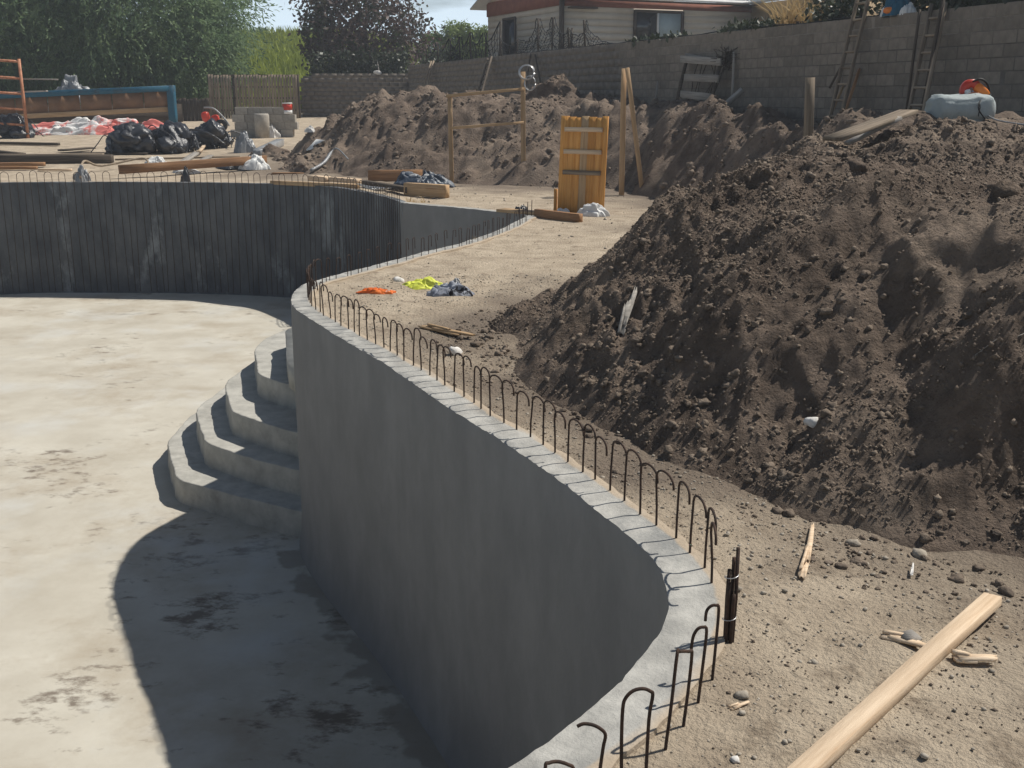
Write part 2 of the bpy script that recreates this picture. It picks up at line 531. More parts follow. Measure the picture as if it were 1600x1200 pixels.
def floor_material():
    m = mk('pool_floor', (.435, .40, .33), (.54, .51, .435), scale=.9, bump=.25, bscale=12, bdist=.01, c3=(.355, .30, .225), s3=.55, lo3=.49, hi3=.72)
    t = m.node_tree
    L = t.links.new
    b = t.nodes['Principled BSDF']
    src = b.inputs['Base Color'].links[0].from_socket
    tc = [n for n in t.nodes if n.type == 'TEX_COORD'][0]
    # fine dark flecks and smears
    mp = t.nodes.new('ShaderNodeMapping')
    mp.inputs['Scale'].default_value = (1.0, 1.6, 1)
    mp.inputs['Rotation'].default_value = (0, 0, .5)
    L(tc.outputs['Object'], mp.inputs[0])
    n1 = t.nodes.new('ShaderNodeTexNoise'); n1.inputs['Scale'].default_value = 2.6; n1.inputs['Detail'].default_value = 9; n1.inputs['Roughness'].default_value = .72
    n2 = t.nodes.new('ShaderNodeTexNoise'); n2.inputs['Scale'].default_value = .45; n2.inputs['Detail'].default_value = 3
    L(mp.outputs[0], n1.inputs['Vector']); L(tc.outputs['Object'], n2.inputs['Vector'])
    mu = t.nodes.new('ShaderNodeMath'); mu.operation = 'MULTIPLY_ADD'
    L(n2.outputs['Fac'], mu.inputs[0]); mu.inputs[1].default_value = .55; L(n1.outputs['Fac'], mu.inputs[2])
    an = t.nodes.new('ShaderNodeAttribute'); an.attribute_name = 'stain'
    ad = t.nodes.new('ShaderNodeMath'); ad.operation = 'MULTIPLY_ADD'
    L(an.outputs['Fac'], ad.inputs[0]); ad.inputs[1].default_value = .22; L(mu.outputs[0], ad.inputs[2])
    r = t.nodes.new('ShaderNodeValToRGB')
    r.color_ramp.elements[0].position = .885; r.color_ramp.elements[1].position = 1.0
    r.color_ramp.elements[0].color = (0, 0, 0, 1); r.color_ramp.elements[1].color = (.82, .82, .82, 1)
    L(ad.outputs[0], r.inputs[0])
    mx = t.nodes.new('ShaderNodeMixRGB')
    L(r.outputs[0], mx.inputs[0]); L(src, mx.inputs[1]); mx.inputs[2].default_value = (.13, .10, .075, 1)
    # pale laitance patches
    n4 = t.nodes.new('ShaderNodeTexNoise'); n4.inputs['Scale'].default_value = .7; n4.inputs['Detail'].default_value = 8; n4.inputs['Roughness'].default_value = .6
    mp4 = t.nodes.new('ShaderNodeMapping'); mp4.inputs['Location'].default_value = (3.3, 8.1, 0)
    L(tc.outputs['Object'], mp4.inputs[0]); L(mp4.outputs[0], n4.inputs['Vector'])
    r4 = t.nodes.new('ShaderNodeValToRGB'); r4.color_ramp.elements[0].position = .52; r4.color_ramp.elements[1].position = .68
    r4.color_ramp.elements[1].color = (.6, .6, .6, 1)
    L(n4.outputs['Fac'], r4.inputs[0])
    m4 = t.nodes.new('ShaderNodeMixRGB')
    L(r4.outputs[0], m4.inputs[0]); L(mx.outputs[0], m4.inputs[1]); m4.inputs[2].default_value = (.54, .54, .51, 1)
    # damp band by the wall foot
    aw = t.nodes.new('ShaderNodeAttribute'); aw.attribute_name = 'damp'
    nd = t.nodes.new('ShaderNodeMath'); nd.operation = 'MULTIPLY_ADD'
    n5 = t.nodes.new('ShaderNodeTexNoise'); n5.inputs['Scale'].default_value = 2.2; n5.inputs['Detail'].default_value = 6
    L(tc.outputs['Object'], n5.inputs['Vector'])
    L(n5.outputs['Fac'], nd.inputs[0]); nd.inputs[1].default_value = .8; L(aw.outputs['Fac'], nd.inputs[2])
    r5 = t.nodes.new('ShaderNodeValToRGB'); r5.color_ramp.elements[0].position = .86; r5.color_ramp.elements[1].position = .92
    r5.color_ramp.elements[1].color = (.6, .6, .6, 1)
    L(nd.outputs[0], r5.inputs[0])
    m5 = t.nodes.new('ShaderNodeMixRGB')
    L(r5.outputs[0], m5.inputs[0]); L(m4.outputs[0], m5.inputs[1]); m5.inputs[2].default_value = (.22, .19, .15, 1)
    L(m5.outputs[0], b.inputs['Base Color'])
    return m


floor_material()


def set_attr(me, name, vals):
    a = me.attributes.new(name, 'FLOAT', 'POINT')
    a.data.foreach_set('value', np.asarray(vals, np.float32))


# planks are modelled along their own x axis, so the grain follows them
def plank_mesh(L, w, t, seed=0, wob=.0):
    r = np.random.default_rng(seed)
    b = min(w, t) * .06
    sec = np.array([[-w / 2 + b, -t / 2], [w / 2 - b, -t / 2], [w / 2, -t / 2 + b], [w / 2, t / 2 - b], [w / 2 - b, t / 2], [-w / 2 + b, t / 2], [-w / 2, t / 2 - b], [-w / 2, -t / 2 + b]])
    seg = 5
    V = []
    for i in range(seg):
        o = (r.random(2) - .5) * wob
        for k in range(8):
            V.append([-L / 2 + L * i / (seg - 1), sec[k, 0] + o[0], sec[k, 1] + o[1]])
    Q = [[i * 8 + k, i * 8 + (k + 1) % 8, (i + 1) * 8 + (k + 1) % 8, (i + 1) * 8 + k] for i in range(seg - 1) for k in range(8)]
    n = len(V)
    V += [[-L / 2, 0, 0], [L / 2, 0, 0]]
    T = [[n, (k + 1) % 8, k] for k in range(8)] + [[n + 1, (seg - 1) * 8 + k, (seg - 1) * 8 + (k + 1) % 8] for k in range(8)]
    return mesh_np('plank', V, [np.array(Q), np.array(T)])


SEED = [0]


def plank(name, A, B, w, t, mat, parent=None, up=(0, 0, 1), wob=.004):
    """board from A to B: w is its width, t its thickness along 'up'"""
    A, B, up = Vector(A), Vector(B), Vector(up)
    x = (B - A).normalized()
    y = up.cross(x).normalized()
    z = x.cross(y)
    SEED[0] += 1
    me = plank_mesh((B - A).length, w, t, SEED[0], wob)
    me.materials.append(mat)
    o = bpy.data.objects.new(name, me)
    C.objects.link(o)
    R = Matrix((x, y, z)).transposed().to_4x4()
    c = (A + B) / 2
    if parent is not None:
        o.parent = parent
        c = c - ORIG[parent.name]
        ORIG[o.name] = Vector(ORIG[parent.name])
    o.matrix_local = Matrix.Translation(c) @ R
    return o


def board(name, A, B, w, t, mat, label, cat='board', up=(0, 0, 1), group=None):
    return setp(plank(name, A, B, w, t, mat, None, up), label, cat, group)


_ico = {}


def ico(level):
    if level not in _ico:
        bm = bmesh.new()
        if level == 0:
            for c in ((1, 0, 0), (-1, 0, 0), (0, 1, 0), (0, -1, 0), (0, 0, 1), (0, 0, -1)):
                bm.verts.new(c)
            bmesh.ops.convex_hull(bm, input=bm.verts)
            bm.verts.index_update()
        else:
            bmesh.ops.create_icosphere(bm, subdivisions=level, radius=1)
        bm.verts.ensure_lookup_table()
        v = np.array([x.co[:] for x in bm.verts]); f = np.array([[q.index for q in p.verts] for p in bm.faces])
        bm.free()
        _ico[level] = (v, f)
    return _ico[level]


def rocks_mesh(name, P, R, level=2, lump=.28, flat=.75, seed=3, smooth=False):
    """many lumps in one mesh"""
    r = np.random.default_rng(seed)
    v0, f0 = ico(level)
    N, nv = len(P), len(v0)
    jit = 1 + lump * (r.random((N, nv)) - .5) * 2
    sc = np.stack([.75 + .5 * r.random(N), .75 + .5 * r.random(N), flat * (.8 + .4 * r.random(N))], 1)
    V = v0[None] * jit[:, :, None] * sc[:, None, :] * np.asarray(R)[:, None, None]
    a = r.random(N) * 6.283
    tl = (r.random(N) - .5) * 1.2
    ca, sa, ct, st = np.cos(a)[:, None], np.sin(a)[:, None], np.cos(tl)[:, None], np.sin(tl)[:, None]
    x, y, z = V[..., 0], V[..., 1], V[..., 2]
    y, z = y * ct - z * st, y * st + z * ct
    x, y = x * ca - y * sa, x * sa + y * ca
    V = np.stack([x, y, z], 2) + np.asarray(P)[:, None, :]
    F = f0[None] + (np.arange(N) * nv)[:, None, None]
    return mesh_np(name, V.reshape(-1, 3), F.reshape(-1, 3), smooth)

# ================================================================== POOL
POOL_D = 2.6
ROW_NEAR = [(-5.2, -.75), (-3.4, .1), (-2.2, .95), (-1.0, 1.95), (.03, 2.936), (.209, 3.146), (.352, 3.341), (.517, 3.605), (.625, 3.86), (.664, 4.1), (.655, 4.33),
            (.583, 4.595), (.326, 5.2), (0, 5.99), (-.418, 6.82), (-.974, 8.03), (-1.537, 9.12), (-1.979, 10.016), (-2.17, 10.5), (-2.24, 10.95),
            (-2.275, 11.35), (-2.26, 11.65), (-2.14, 11.97), (-1.80, 12.70), (-1.30, 13.82), (-.71, 15.06), (-.2, 16.6), (.12, 18.0)]
ROW_BAY = [(.12, 18.0), (.235, 18.45), (.13, 18.85), (-.225, 19.244), (-1.176, 20.14), (-2.13, 20.91)]
ROW_FAR = [(-2.08, 20.87), (-2.586, 22.21), (-3.288, 23.565), (-4.34, 24.9), (-5.95, 25.65), (-9.06, 26.03), (-12.0, 25.83), (-14.5, 24.6)]
ROW_LEFT = [(-14.5, 24.6), (-16.6, 21.5), (-17.2, 15), (-16, 8), (-12.5, 2), (-8.5, -.6), (-5.2, -.75)]
c_near = resample(crs(ROW_NEAR, 10), .035)
for _ in range(70):
    c_near[1:-1] = .25 * c_near[:-2] + .5 * c_near[1:-1] + .25 * c_near[2:]
c_bay = resample(crs(ROW_BAY, 8), .09)
c_far = resample(crs(ROW_FAR, 10), .09)
c_left = resample(crs(ROW_LEFT, 10), .4)


def normals_out(P):
    """towards the earth side: the outline runs with the pool on its left"""
    T = np.gradient(P, axis=0)
    T /= np.linalg.norm(T, axis=1)[:, None]
    return np.stack([T[:, 1], -T[:, 0]], 1)


POOLC = thing('swimming_pool', 'unfinished grey concrete swimming pool shell with curved walls and rebar along its rim', 'swimming pool', (-4, 12, -POOL_D))
TOPZ = .035


def pool_wall(P, name, mat, topmat, width, rough=.004, seed=1, label=None, batter=0.0):
    N = normals_out(P)
    s = np.r_[0, np.cumsum(np.linalg.norm(np.diff(P, axis=0), axis=1))]
    rows = [TOPZ, TOPZ - .02, -.06, -.25, -.6, -1.0, -1.4, -1.8, -2.2, -2.45, -POOL_D - .02]
    V = []
    for ri, z in enumerate(rows):
        off = .009 * fbm(s * 1.1, np.full_like(s, z * 1.3), 3, seed) + rough * noise(s * 14, np.full_like(s, z * 9), None, seed + 5)
        off = off - batter * (-z) / POOL_D
        if z <= -2.45:
            off = off - .05 * (1 if z < -2.5 else .25)
        zz = np.full(len(P), z)
        if ri == 0:
            off = .003 + .009 * fbm(s * 1.1, np.full_like(s, TOPZ * 1.3), 3, seed) + .004 * fbm(s * 9, s * 0, 3, seed + 3)
            zz = TOPZ + .005 * fbm(s * 3, s * 0 + .027, 3, seed + 4) + .004 * noise(s * 30, s * 0 + .021, None, seed + 6)
        q = P + N * off[:, None]
        V.append(np.c_[q, zz])
    n = len(P)
    V = np.concatenate(V)
    Q = []
    for r in range(len(rows) - 1):
        a = np.arange(n - 1)
        Q.append(np.stack([r * n + a, r * n + a + 1, (r + 1) * n + a + 1, (r + 1) * n + a], 1))
    w = link(name, mesh_np(name, V, np.concatenate(Q), True), mat, POOLC)
    if label: w['label'] = label
    # the flat top of the wall, its arrises a little broken
    wd = width + .012 * fbm(s * 2.3, s * 0, 3, seed + 9) + .006 * noise(s * 17, s * 0 + 4, None, seed)
    V, Q, D, base = [], [], [], 0
    for strip in ([(.003, .0), (.03, .002), (.45, .003), (.94, .001), (1.02, .004), (1.26, .0)], [(1.26, .0), (1.28, -.16)]):
        for f, dz in strip:
            off = f * wd if f > .1 else np.full_like(s, f) + .009 * fbm(s * 1.1, np.full_like(s, TOPZ * 1.3), 3, seed) + .004 * fbm(s * 9, s * 0, 3, seed + 3) * (f < .01)
            q = P + N * off[:, None]
            z = TOPZ + dz + .005 * fbm(s * 3, s * 0 + f * 9, 3, seed + 4) + .004 * noise(s * 30, s * 0 + f * 7, None, seed + 6)
            V.append(np.c_[q, z])
            D.append(np.clip((f - .97) / .05 + .8 * fbm(s * 4, s * 0, 3, seed + 8), 0, 1) * (f > .5))
        a = np.arange(n - 1)
        for r in range(len(strip) - 1):
            o = base + r * n
            Q.append(np.stack([o + a, o + n + a, o + n + a + 1, o + a + 1], 1))
        base += len(strip) * n
    me = mesh_np('wall_top', np.concatenate(V), np.concatenate(Q), True)
    set_attr(me, 'dust', np.concatenate(D) * .85)
    link('wall_top', me, topmat, POOLC)
    return N, wd


N_near, wd_near = pool_wall(c_near, 'plastered_wall', M['plaster'], M['bond'], .180, seed=2, label='smooth grey plastered curved wall nearest the camera')
N_bay, _ = pool_wall(c_bay, 'plastered_wall', M['plaster'], M['bond'], .14, seed=12)
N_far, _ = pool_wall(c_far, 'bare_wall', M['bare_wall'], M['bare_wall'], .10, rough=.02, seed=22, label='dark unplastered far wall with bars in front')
pool_wall(c_left, 'plastered_wall', M['plaster'], M['bond'], .18, seed=32)

pool_poly = np.concatenate([c_near[:-1], c_bay[:-1], c_far[:-1], c_left[:-1]])
pool_out = np.concatenate([(c_near + N_near * (wd_near * 1.26 - .02)[:, None])[:-1:4], (c_bay + N_bay * .15)[:-1:2], (c_far + N_far * .10)[:-1:3],
                           (c_left + normals_out(c_left) * .16)[:-1]])
coarse = np.concatenate([c_near[:-1:9], c_bay[:-1:3], c_far[:-1:5], c_left[:-1:2]])


def cdt_sheet(points, loops, keep):
    pts = [Vector(p) for p in points]
    edges = []
    for lp in loops:
        k = len(pts)
        pts += [Vector(p) for p in lp]
        edges += [(k + i, k + (i + 1) % len(lp)) for i in range(len(lp))]
    v, e, f, *_ = delaunay_2d_cdt(pts, edges, [], 0, 1e-5)
    V = np.array([p[:] for p in v])
    F = np.array([t for t in f if len(t) == 3])
    c = V[F].mean(1)
    F = F[keep(c[:, 0], c[:, 1])]
    return V, F


gx, gy = np.meshgrid(np.arange(-17.5, 1.2, .30), np.arange(-1.2, 26.5, .30))
gx2, gy2 = np.meshgrid(np.arange(-5, 0.8, .1), np.arange(5.8, 12, .1))
fp = np.concatenate([np.c_[gx.ravel(), gy.ravel()], np.c_[gx2.ravel(), gy2.ravel()] + .013])
fp = fp + (rng.random(fp.shape) - .5) * .02
fp = fp[poly_dist(fp[:, 0], fp[:, 1], coarse) > .06]
outer = [(p + n * .10) for p, n in zip(coarse, normals_out(np.r_[coarse, coarse[:1]])[:-1])]
fv, ff = cdt_sheet(fp, [outer], lambda x, y: poly_dist(x, y, np.array(outer)) > 0)
fz = np.full(len(fv), -POOL_D) + .012 * fbm(fv[:, 0] * .5, fv[:, 1] * .5, 3, 41)
fme = mesh_np('floor', np.c_[fv, fz], ff, True)
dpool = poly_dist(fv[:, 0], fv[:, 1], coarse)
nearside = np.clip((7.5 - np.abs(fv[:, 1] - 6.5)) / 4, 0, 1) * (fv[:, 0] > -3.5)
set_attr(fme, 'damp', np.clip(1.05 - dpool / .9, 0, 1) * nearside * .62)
stain = np.zeros(len(fv))
for (px, py, rx, ry, k) in [(325, 945, .55, .22, .85), (290, 975, .6, .25, .9), (395, 935, .5, .15, .9), (450, 1010, .5, .5, .5), (560, 965, .3, .4, .6), (470, 1115, .7, .5, .6), (180, 960, .5, .5, .5), (150, 1060, .5, .6, .5), (410, 860, .4, .4, .5), (280, 880, .4, .4, .6), (240, 665, .5, .5, .5), (110, 720, .6, .4, .4), (120, 770, .5, .4, .45), (230, 490, 1.6, .35, .75)]:
    c = GZ(px, py, -POOL_D)
    stain = np.maximum(stain, k * np.exp(-((fv[:, 0] - c.x) / rx)**2 - ((fv[:, 1] - c.y) / ry)**2))
set_attr(fme, 'stain', stain)
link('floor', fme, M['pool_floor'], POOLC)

# the steps: each a thick slab whose rounded plan was read off the photograph at its own height
RISE = .30
step_px = [[(470, 800), (372, 776), (276, 748), (260, 690), (300, 648)],
           [(465, 735), (390, 716), (321, 691), (305, 640), (352, 603)],
           [(462, 675), (410, 661), (360, 641), (351, 597), (400, 562)],
           [(458, 602), (432, 596), (404, 584), (396, 546), (415, 528), (455, 512)]]
tails = [[(-4.1, 15.9), (-3.0, 17.2), (-1.2, 18.0)], [(-3.75, 16.1), (-2.7, 17.1), (-1.0, 17.7)], [(-3.3, 16.4), (-2.4, 17.1), (-.9, 17.4)], [(-2.95, 16.9), (-2.1, 17.1), (-.7, 17.1)]]
for k, (pp, tl) in enumerate(zip(step_px, tails)):
    zt = -POOL_D + RISE * (k + 1)
    pts = [tuple(GZ(x, y, zt)[:2]) for x, y in pp] + tl
    first = np.array(pts[0]); second = np.array(pts[1])
    lead = first + (first - second) / np.linalg.norm(first - second) * .55
    curve = np.array([tuple(lead)] + pts)
    for _ in range(1):
        q = np.concatenate([curve[:1], np.stack([curve[:-1] * .92 + curve[1:] * .08, curve[:-1] * .08 + curve[1:] * .92], 1).reshape(-1, 2), curve[-1:]])
        curve = q
    curve = resample(curve, .04)
    poly = np.concatenate([curve, [(0.3, 15.0), (-1.2, 11.6)]])
    n = len(poly)
    nx = normals_out(np.r_[poly, poly[:1]])[:-1]
    s = np.arange(n) * .05
    jit = .010 * fbm(s * 2, s * 0, 3, 60 + k)[:, None] + .005 * noise(s * 22, s * 0, None, 70 + k)[:, None]
    nx = -nx
    rings = []
    for off, z in [(-0.02, zt - RISE - .03), (.0, zt - .14), (.0, zt - .012), (.006, zt - .002), (.02, zt)]:
        rings.append(np.c_[poly + nx * (-off + jit), np.full(n, z) + .004 * noise(s * 9, s * 0 + z, None, 5)])
    V = np.concatenate(rings + [[[*np.array([-1.9, 13.2]), zt + .004]]])
    Q = np.concatenate([np.stack([r * n + np.arange(n), r * n + (np.arange(n) + 1) % n, (r + 1) * n + (np.arange(n) + 1) % n, (r + 1) * n + np.arange(n)], 1)[:, ::-1] for r in range(len(rings) - 1)])
    a = (len(rings) - 1) * n
    T = np.stack([np.full(n, len(V) - 1), a + (np.arange(n) + 1) % n, a + np.arange(n)], 1)
    link('step', mesh_np('step', V, [Q, T]), M['step'], POOLC)
zt = -POOL_D + RISE * 5
mb = MB()
pl = [tuple(GZ(x, y, zt)[:2]) for x, y in [(462, 575), (448, 533), (449, 524), (470, 508)]] + [(-1.3, 16.6), (0, 16), (-1.5, 12)]
mb.prism([tuple(p) for p in crs(pl, 4, True)][::-1], zt - RISE - .02, zt)
mb.build('step', M['step'], POOLC)

# ---- rebar along the rim.  near row: hooked bars whose crooks reach to the next one
BAR = .0056


def hook(b, nxt, h, tail=.05, lean=(0, 0), two=False):
    b = np.array(b, float); nxt = np.array(nxt, float)
    d = nxt - b
    w = np.linalg.norm(d)
    d = d / w
    vr = w * .34
    top = h - vr
    pts = [np.r_[b, -.10], np.r_[b + .3 * np.array(lean), top * .5], np.r_[b + np.array(lean), top - .01]]
    for a in np.linspace(.12, math.pi, 10):
        q = b + np.array(lean) + d * (w * .5 - w * .5 * math.cos(a))
        pts.append(np.r_[q, top + vr * math.sin(a)**.8])
    e = pts[-1]
    if two:
        pts += [np.r_[e[:2] - .3 * np.array(lean), top * .5], np.r_[nxt, -.1]]
    else:
        pts.append(e - np.array([0, 0, tail]))
    return pts


edge = c_near + N_near * (wd_near * .99)[:, None]
es = np.r_[0, np.cumsum(np.linalg.norm(np.diff(edge, axis=0), axis=1))]
i0 = np.argmin(np.hypot(edge[:, 0] - .28, edge[:, 1] - 2.97))      # foot of the picture
i1 = np.argmin(np.hypot(edge[:, 0] + 2.1, edge[:, 1] - 11.7))     # tip of the peninsula
i2 = len(edge) - 8


def at_s(s):
    return np.array([np.interp(s, es, edge[:, 0]), np.interp(s, es, edge[:, 1])])


r_ = random.Random(3)
pn = GZ(1122, 925)
s = es[np.argmin(np.hypot(edge[:, 0] - pn.x, edge[:, 1] - pn.y))]
k = 0
while s < es[i1]:
    step = .165 + r_.uniform(-.012, .012)
    b, nx = at_s(s), at_s(s - step * r_.uniform(.90, 1.0))
    jit = np.array([r_.uniform(-.008, .012), r_.uniform(-.008, .008)])
    m = MB()
    m.tube(hook(b + jit, nx, .318 + r_.uniform(-.025, .02), tail=r_.uniform(.0, .03), lean=(r_.uniform(-.014, .014), r_.uniform(-.014, .014))), BAR, 7)
    m.build('rebar_hoop', M['rebar'], POOLC, smooth=True)
    s += step; k += 1
# the nearest hooks and hoops, bent each its own way
for base, pth, base2 in [((1112, 1070), [(1118, 1010), (1123, 952), (1119, 946), (1111, 947), (1104, 955), (1102, 970)], None),
                         ((1090, 1104), [(1098, 1040), (1104, 986), (1099, 980), (1090, 983), (1083, 995), (1080, 1014)], None),
                         ((1067, 1141), [(1075, 1080), (1081, 1022), (1077, 1018), (1062, 1018), (1058, 1022), (1049, 1100)], (1039, 1178)),
                         ((971, 1228), [(971, 1160), (973, 1107), (978, 1090), (990, 1079), (1005, 1076), (1016, 1080), (1020, 1087), (1014, 1125)], (1009, 1218)),
                         ((936, 1218), [(942, 1170), (946, 1149), (940, 1140), (927, 1133), (912, 1131), (902, 1135)], None),
                         ((905, 1246), [(897, 1203), (888, 1195), (872, 1190), (858, 1192), (852, 1200)], (858, 1262))]:
    f = GZ(*base)
    g = GZ(*base2) if base2 else f
    pts = [Vector((f.x, f.y, -.1)), f]
    for i, q in enumerate(pth):
        w = i / (len(pth) - 1)
        pts.append(GD(*q, f.y + (g.y - f.y) * w))
    if base2:
        pts += [g, Vector((g.x, g.y, -.1))]
    m = MB()
    m.tube(crs(pts, 4), BAR, 7)
    m.build('rebar_hoop', M['rebar'], POOLC, smooth=True)
s = es[i1] + .1
while s < es[i2]:
    b, nx = at_s(s), at_s(s + .07)
    m = MB()
    m.tube(hook(b, nx, .29 + r_.uniform(-.03, .02), tail=.05 + .1 * r_.random(), lean=(r_.uniform(-.02, .02), r_.uniform(-.02, .02)), two=r_.random() < .2), BAR * .85, 5)
    m.build('rebar_hoop', M['rebar'], POOLC, smooth=True)
    s += .21 + r_.uniform(-.03, .03)
# tied bundle of straight bars where the rim turns
bb = np.array(GZ(1137, 1010)[:2])
bun = thing('rebar_bundle', 'bundle of upright rusty rebar ends tied together at the curve of the rim', 'rebar', (bb[0], bb[1], 0))
for j in range(5):
    o = np.array([math.cos(j * 1.26), math.sin(j * 1.26)]) * .013
    m = MB()
    m.tube([np.r_[bb + o, -.08], np.r_[bb + o * 1.3 + (.003, 0), .2], np.r_[bb + o * 1.1 + (.004, 0), .40 - .045 * j]], .0075, 7)
    m.build('bar', M['rebar'], bun, True)
m = MB()
for zz in (.1, .27):
    m.tube([(bb[0] + .025 * math.cos(a), bb[1] + .025 * math.sin(a), zz + .004 * a) for a in np.linspace(0, 7, 16)], .002, 4)
m.build('tie_wire', M['wire'], bun)
# far wall: long hoops whose legs run down the face of the wall
fs = np.r_[0, np.cumsum(np.linalg.norm(np.diff(c_far, axis=0), axis=1))]


def far_s(s, off):
    p = np.array([np.interp(s, fs, c_far[:, 0]), np.interp(s, fs, c_far[:, 1])])
    n = np.array([np.interp(s, fs, N_far[:, 0]), np.interp(s, fs, N_far[:, 1])])
    return p - n * off


s = .06
while s < fs[-1] - .3:
    w = .165 + r_.uniform(-.02, .02)
    h = .29 + r_.uniform(-.03, .02)
    a, b2 = far_s(s, .045), far_s(s + w, .045)
    j1, j2 = r_.uniform(-.05, .05), r_.uniform(-.05, .05)
    pts = [np.r_[far_s(s + j1, .075), -POOL_D + .05], np.r_[far_s(s + j1 * .4, .06), -1.2], np.r_[a, -.1], np.r_[a, h - w / 2]]
    for t in np.linspace(0, math.pi, 7)[1:]:
        pts.append(np.r_[a + (b2 - a) * (.5 - .5 * math.cos(t)), h - w / 2 + w / 2 * math.sin(t)])
    pts += [np.r_[b2, -.1], np.r_[far_s(s + w + j2 * .4, .06), -1.2], np.r_[far_s(s + w + j2, .075), -POOL_D + .05]]
    m = MB()
    m.tube(pts, .0070, 5)
    m.build('rebar_hoop', M['rebar'], POOLC, True)
    s += w * 2 + r_.uniform(-.02, .03)

# ================================================================== DIRT PILES
PILE1 = np.array([(-.24, 9.62), (-.05, 8.6), (.12, 7.85), (.50, 6.75), (.80, 6.10), (1.16, 5.62), (1.62, 5.08), (1.75, 4.62), (2.3, 4.22), (3.4, 3.3), (5.5, 2.0), (12, 0.5),
                  (14.5, 6), (13, 12.5), (8.8, 24.5), (5.35, 23.7), (4.6, 19.5), (3.2, 15.8), (2.0, 13.0), (1.0, 11.3), (.2, 10.3)])
PILE2 = np.array([(-6.5, 30.6), (-5.9, 29.2), (-4.6, 28.6), (-3.0, 27.2), (-1.5, 26.2), (.6, 25.2), (2.1, 24.4), (2.7, 23.0), (3.3, 20.4), (3.9, 18.0), (4.6, 16.0), (6.5, 15.0), (11.5, 15.5), (5.2, 33.0), (2.0, 36.5), (-2.5, 36.5), (-6.2, 35.2), (-7.2, 32.6)])


def smin(a, b, k):
    h = np.clip(.5 + .5 * (b - a) / k, 0, 1)
    return b * (1 - h) + a * h - k * h * (1 - h)


def bump2(x, y, cx, cy, r, a):
    return a * np.exp(-((x - cx)**2 + (y - cy)**2) / r**2)


def h1(x, y):
    wx = x + .18 * fbm(x * .9, y * .9, 3, 101); wy = y + .18 * fbm(x * .9, y * .9, 3, 103)
    d = poly_dist(wx, wy, PILE1)
    cap = 1.40 + .10 * fbm(x * .5, y * .5, 3, 107) + bump2(x, y, 4.7, 12.4, 2.0, .30) + bump2(x, y, 7, 13.5, 2.5, .24) + bump2(x, y, 5.5, 20.5, 2.6, -.35) \
        + bump2(x, y, 3.15, 7.1, .55, .10) + bump2(x, y, 2.25, 9.6, .7, .12) + bump2(x, y, 3.4, 16.0, 1.4, .28)
    sl = .84 + .18 * fbm(x * .7, y * .7, 2, 109)
    h = smin(sl * d, cap, .30)
    ins = np.clip(d / .5, 0, 1)
    # chutes and slumps running down the face (across the foot line)
    al = x * .38 - y * .93
    ac = x * .93 + y * .38
    h = h + ins * (.085 * (ridged(al * 1.15, ac * .42, 3, 113) - 1.0) + .075 * fbm(x * 1.7, y * 1.7, 3, 117))
    lump = np.clip(fbm(x * .8, y * .8, 2, 127) + .25, 0, 1)
    h = h + ins * .05 * (ridged(x * 1.9 + .5 * fbm(x * 2, y * 2, 2, 141), y * 1.9, 3, 143) - 1)
    h = h + ins * lump * (.040 * (billow(x * 3.0, y * 3.0, 2, 119) - .6) + .045 * (billow(x * 6.5, y * 6.5, 3, 147) - .6)) + np.clip(d / .2, 0, 1) * .016 * fbm(x * 12, y * 12, 3, 121)
    h = h + ins * (.022 * noise(al * 8, ac * 1.1, None, 131) + .012 * noise(al * 19, ac * 2.2, None, 133)) * (1.25 - lump) + np.clip(d / .2, 0, 1) * (.5 + lump) * .016 * (billow(x * 11, y * 11, 2, 139) - .5)
    # lower toe lumps
    h = h + np.clip(1 - np.abs(d - .25) / .35, 0, 1) * .07 * np.clip(fbm(x * 2.4, y * 2.4, 3, 137) + .2, 0, 1)
    return np.where(d < -.3, -.25, h - .03)


def h2(x, y):
    wx = x + .45 * fbm(x * .5, y * .5, 3, 201); wy = y + .45 * fbm(x * .5, y * .5, 3, 203)
    d = poly_dist(wx, wy, PILE2)
    cap = 1.84 + .08 * fbm(x * .45, y * .45, 3, 207) + bump2(x, y, 6.3, 20.4, 1.25, -.6) - .35 * np.clip((x - 4.2) / 2.5, 0, 1)
    h = smin((.64 + .62 * np.clip((x - 1.6) / 1.4, 0, 1)) * d, cap, .45)
    ins = np.clip(d / .7, 0, 1)
    h = h + ins * (.12 * (ridged(x * .62, y * .30, 3, 213) - 1.05) + .10 * fbm(x * 1.3, y * 1.3, 3, 217) + .14 * (billow(x * 1.9, y * 1.9, 3, 219) - .7) + .05 * (billow(x * 5, y * 5, 2, 221) - .5))
    return np.where(d < -.5, -.3, h - .04) + zg(x, y) * .6


def hgrid(fn, x0, x1, y0, y1, stx, sty=None):
    xs = np.arange(x0, x1, stx); ys = np.arange(y0, y1, sty or stx)
    X, Y = np.meshgrid(xs, ys)
    Z = fn(X.ravel(), Y.ravel()).reshape(X.shape)
    nx, ny = len(xs), len(ys)
    i = np.arange(nx * ny).reshape(ny, nx)
    Q = np.stack([i[:-1, :-1], i[:-1, 1:], i[1:, 1:], i[1:, :-1]], -1).reshape(-1, 4)
    z = Z.ravel()
    keep = (z[Q] > -.12).any(1)
    Q = Q[keep]
    u = np.unique(Q)
    mp = np.full(nx * ny, -1); mp[u] = np.arange(len(u))
    return np.c_[X.ravel(), Y.ravel(), z][u], mp[Q]


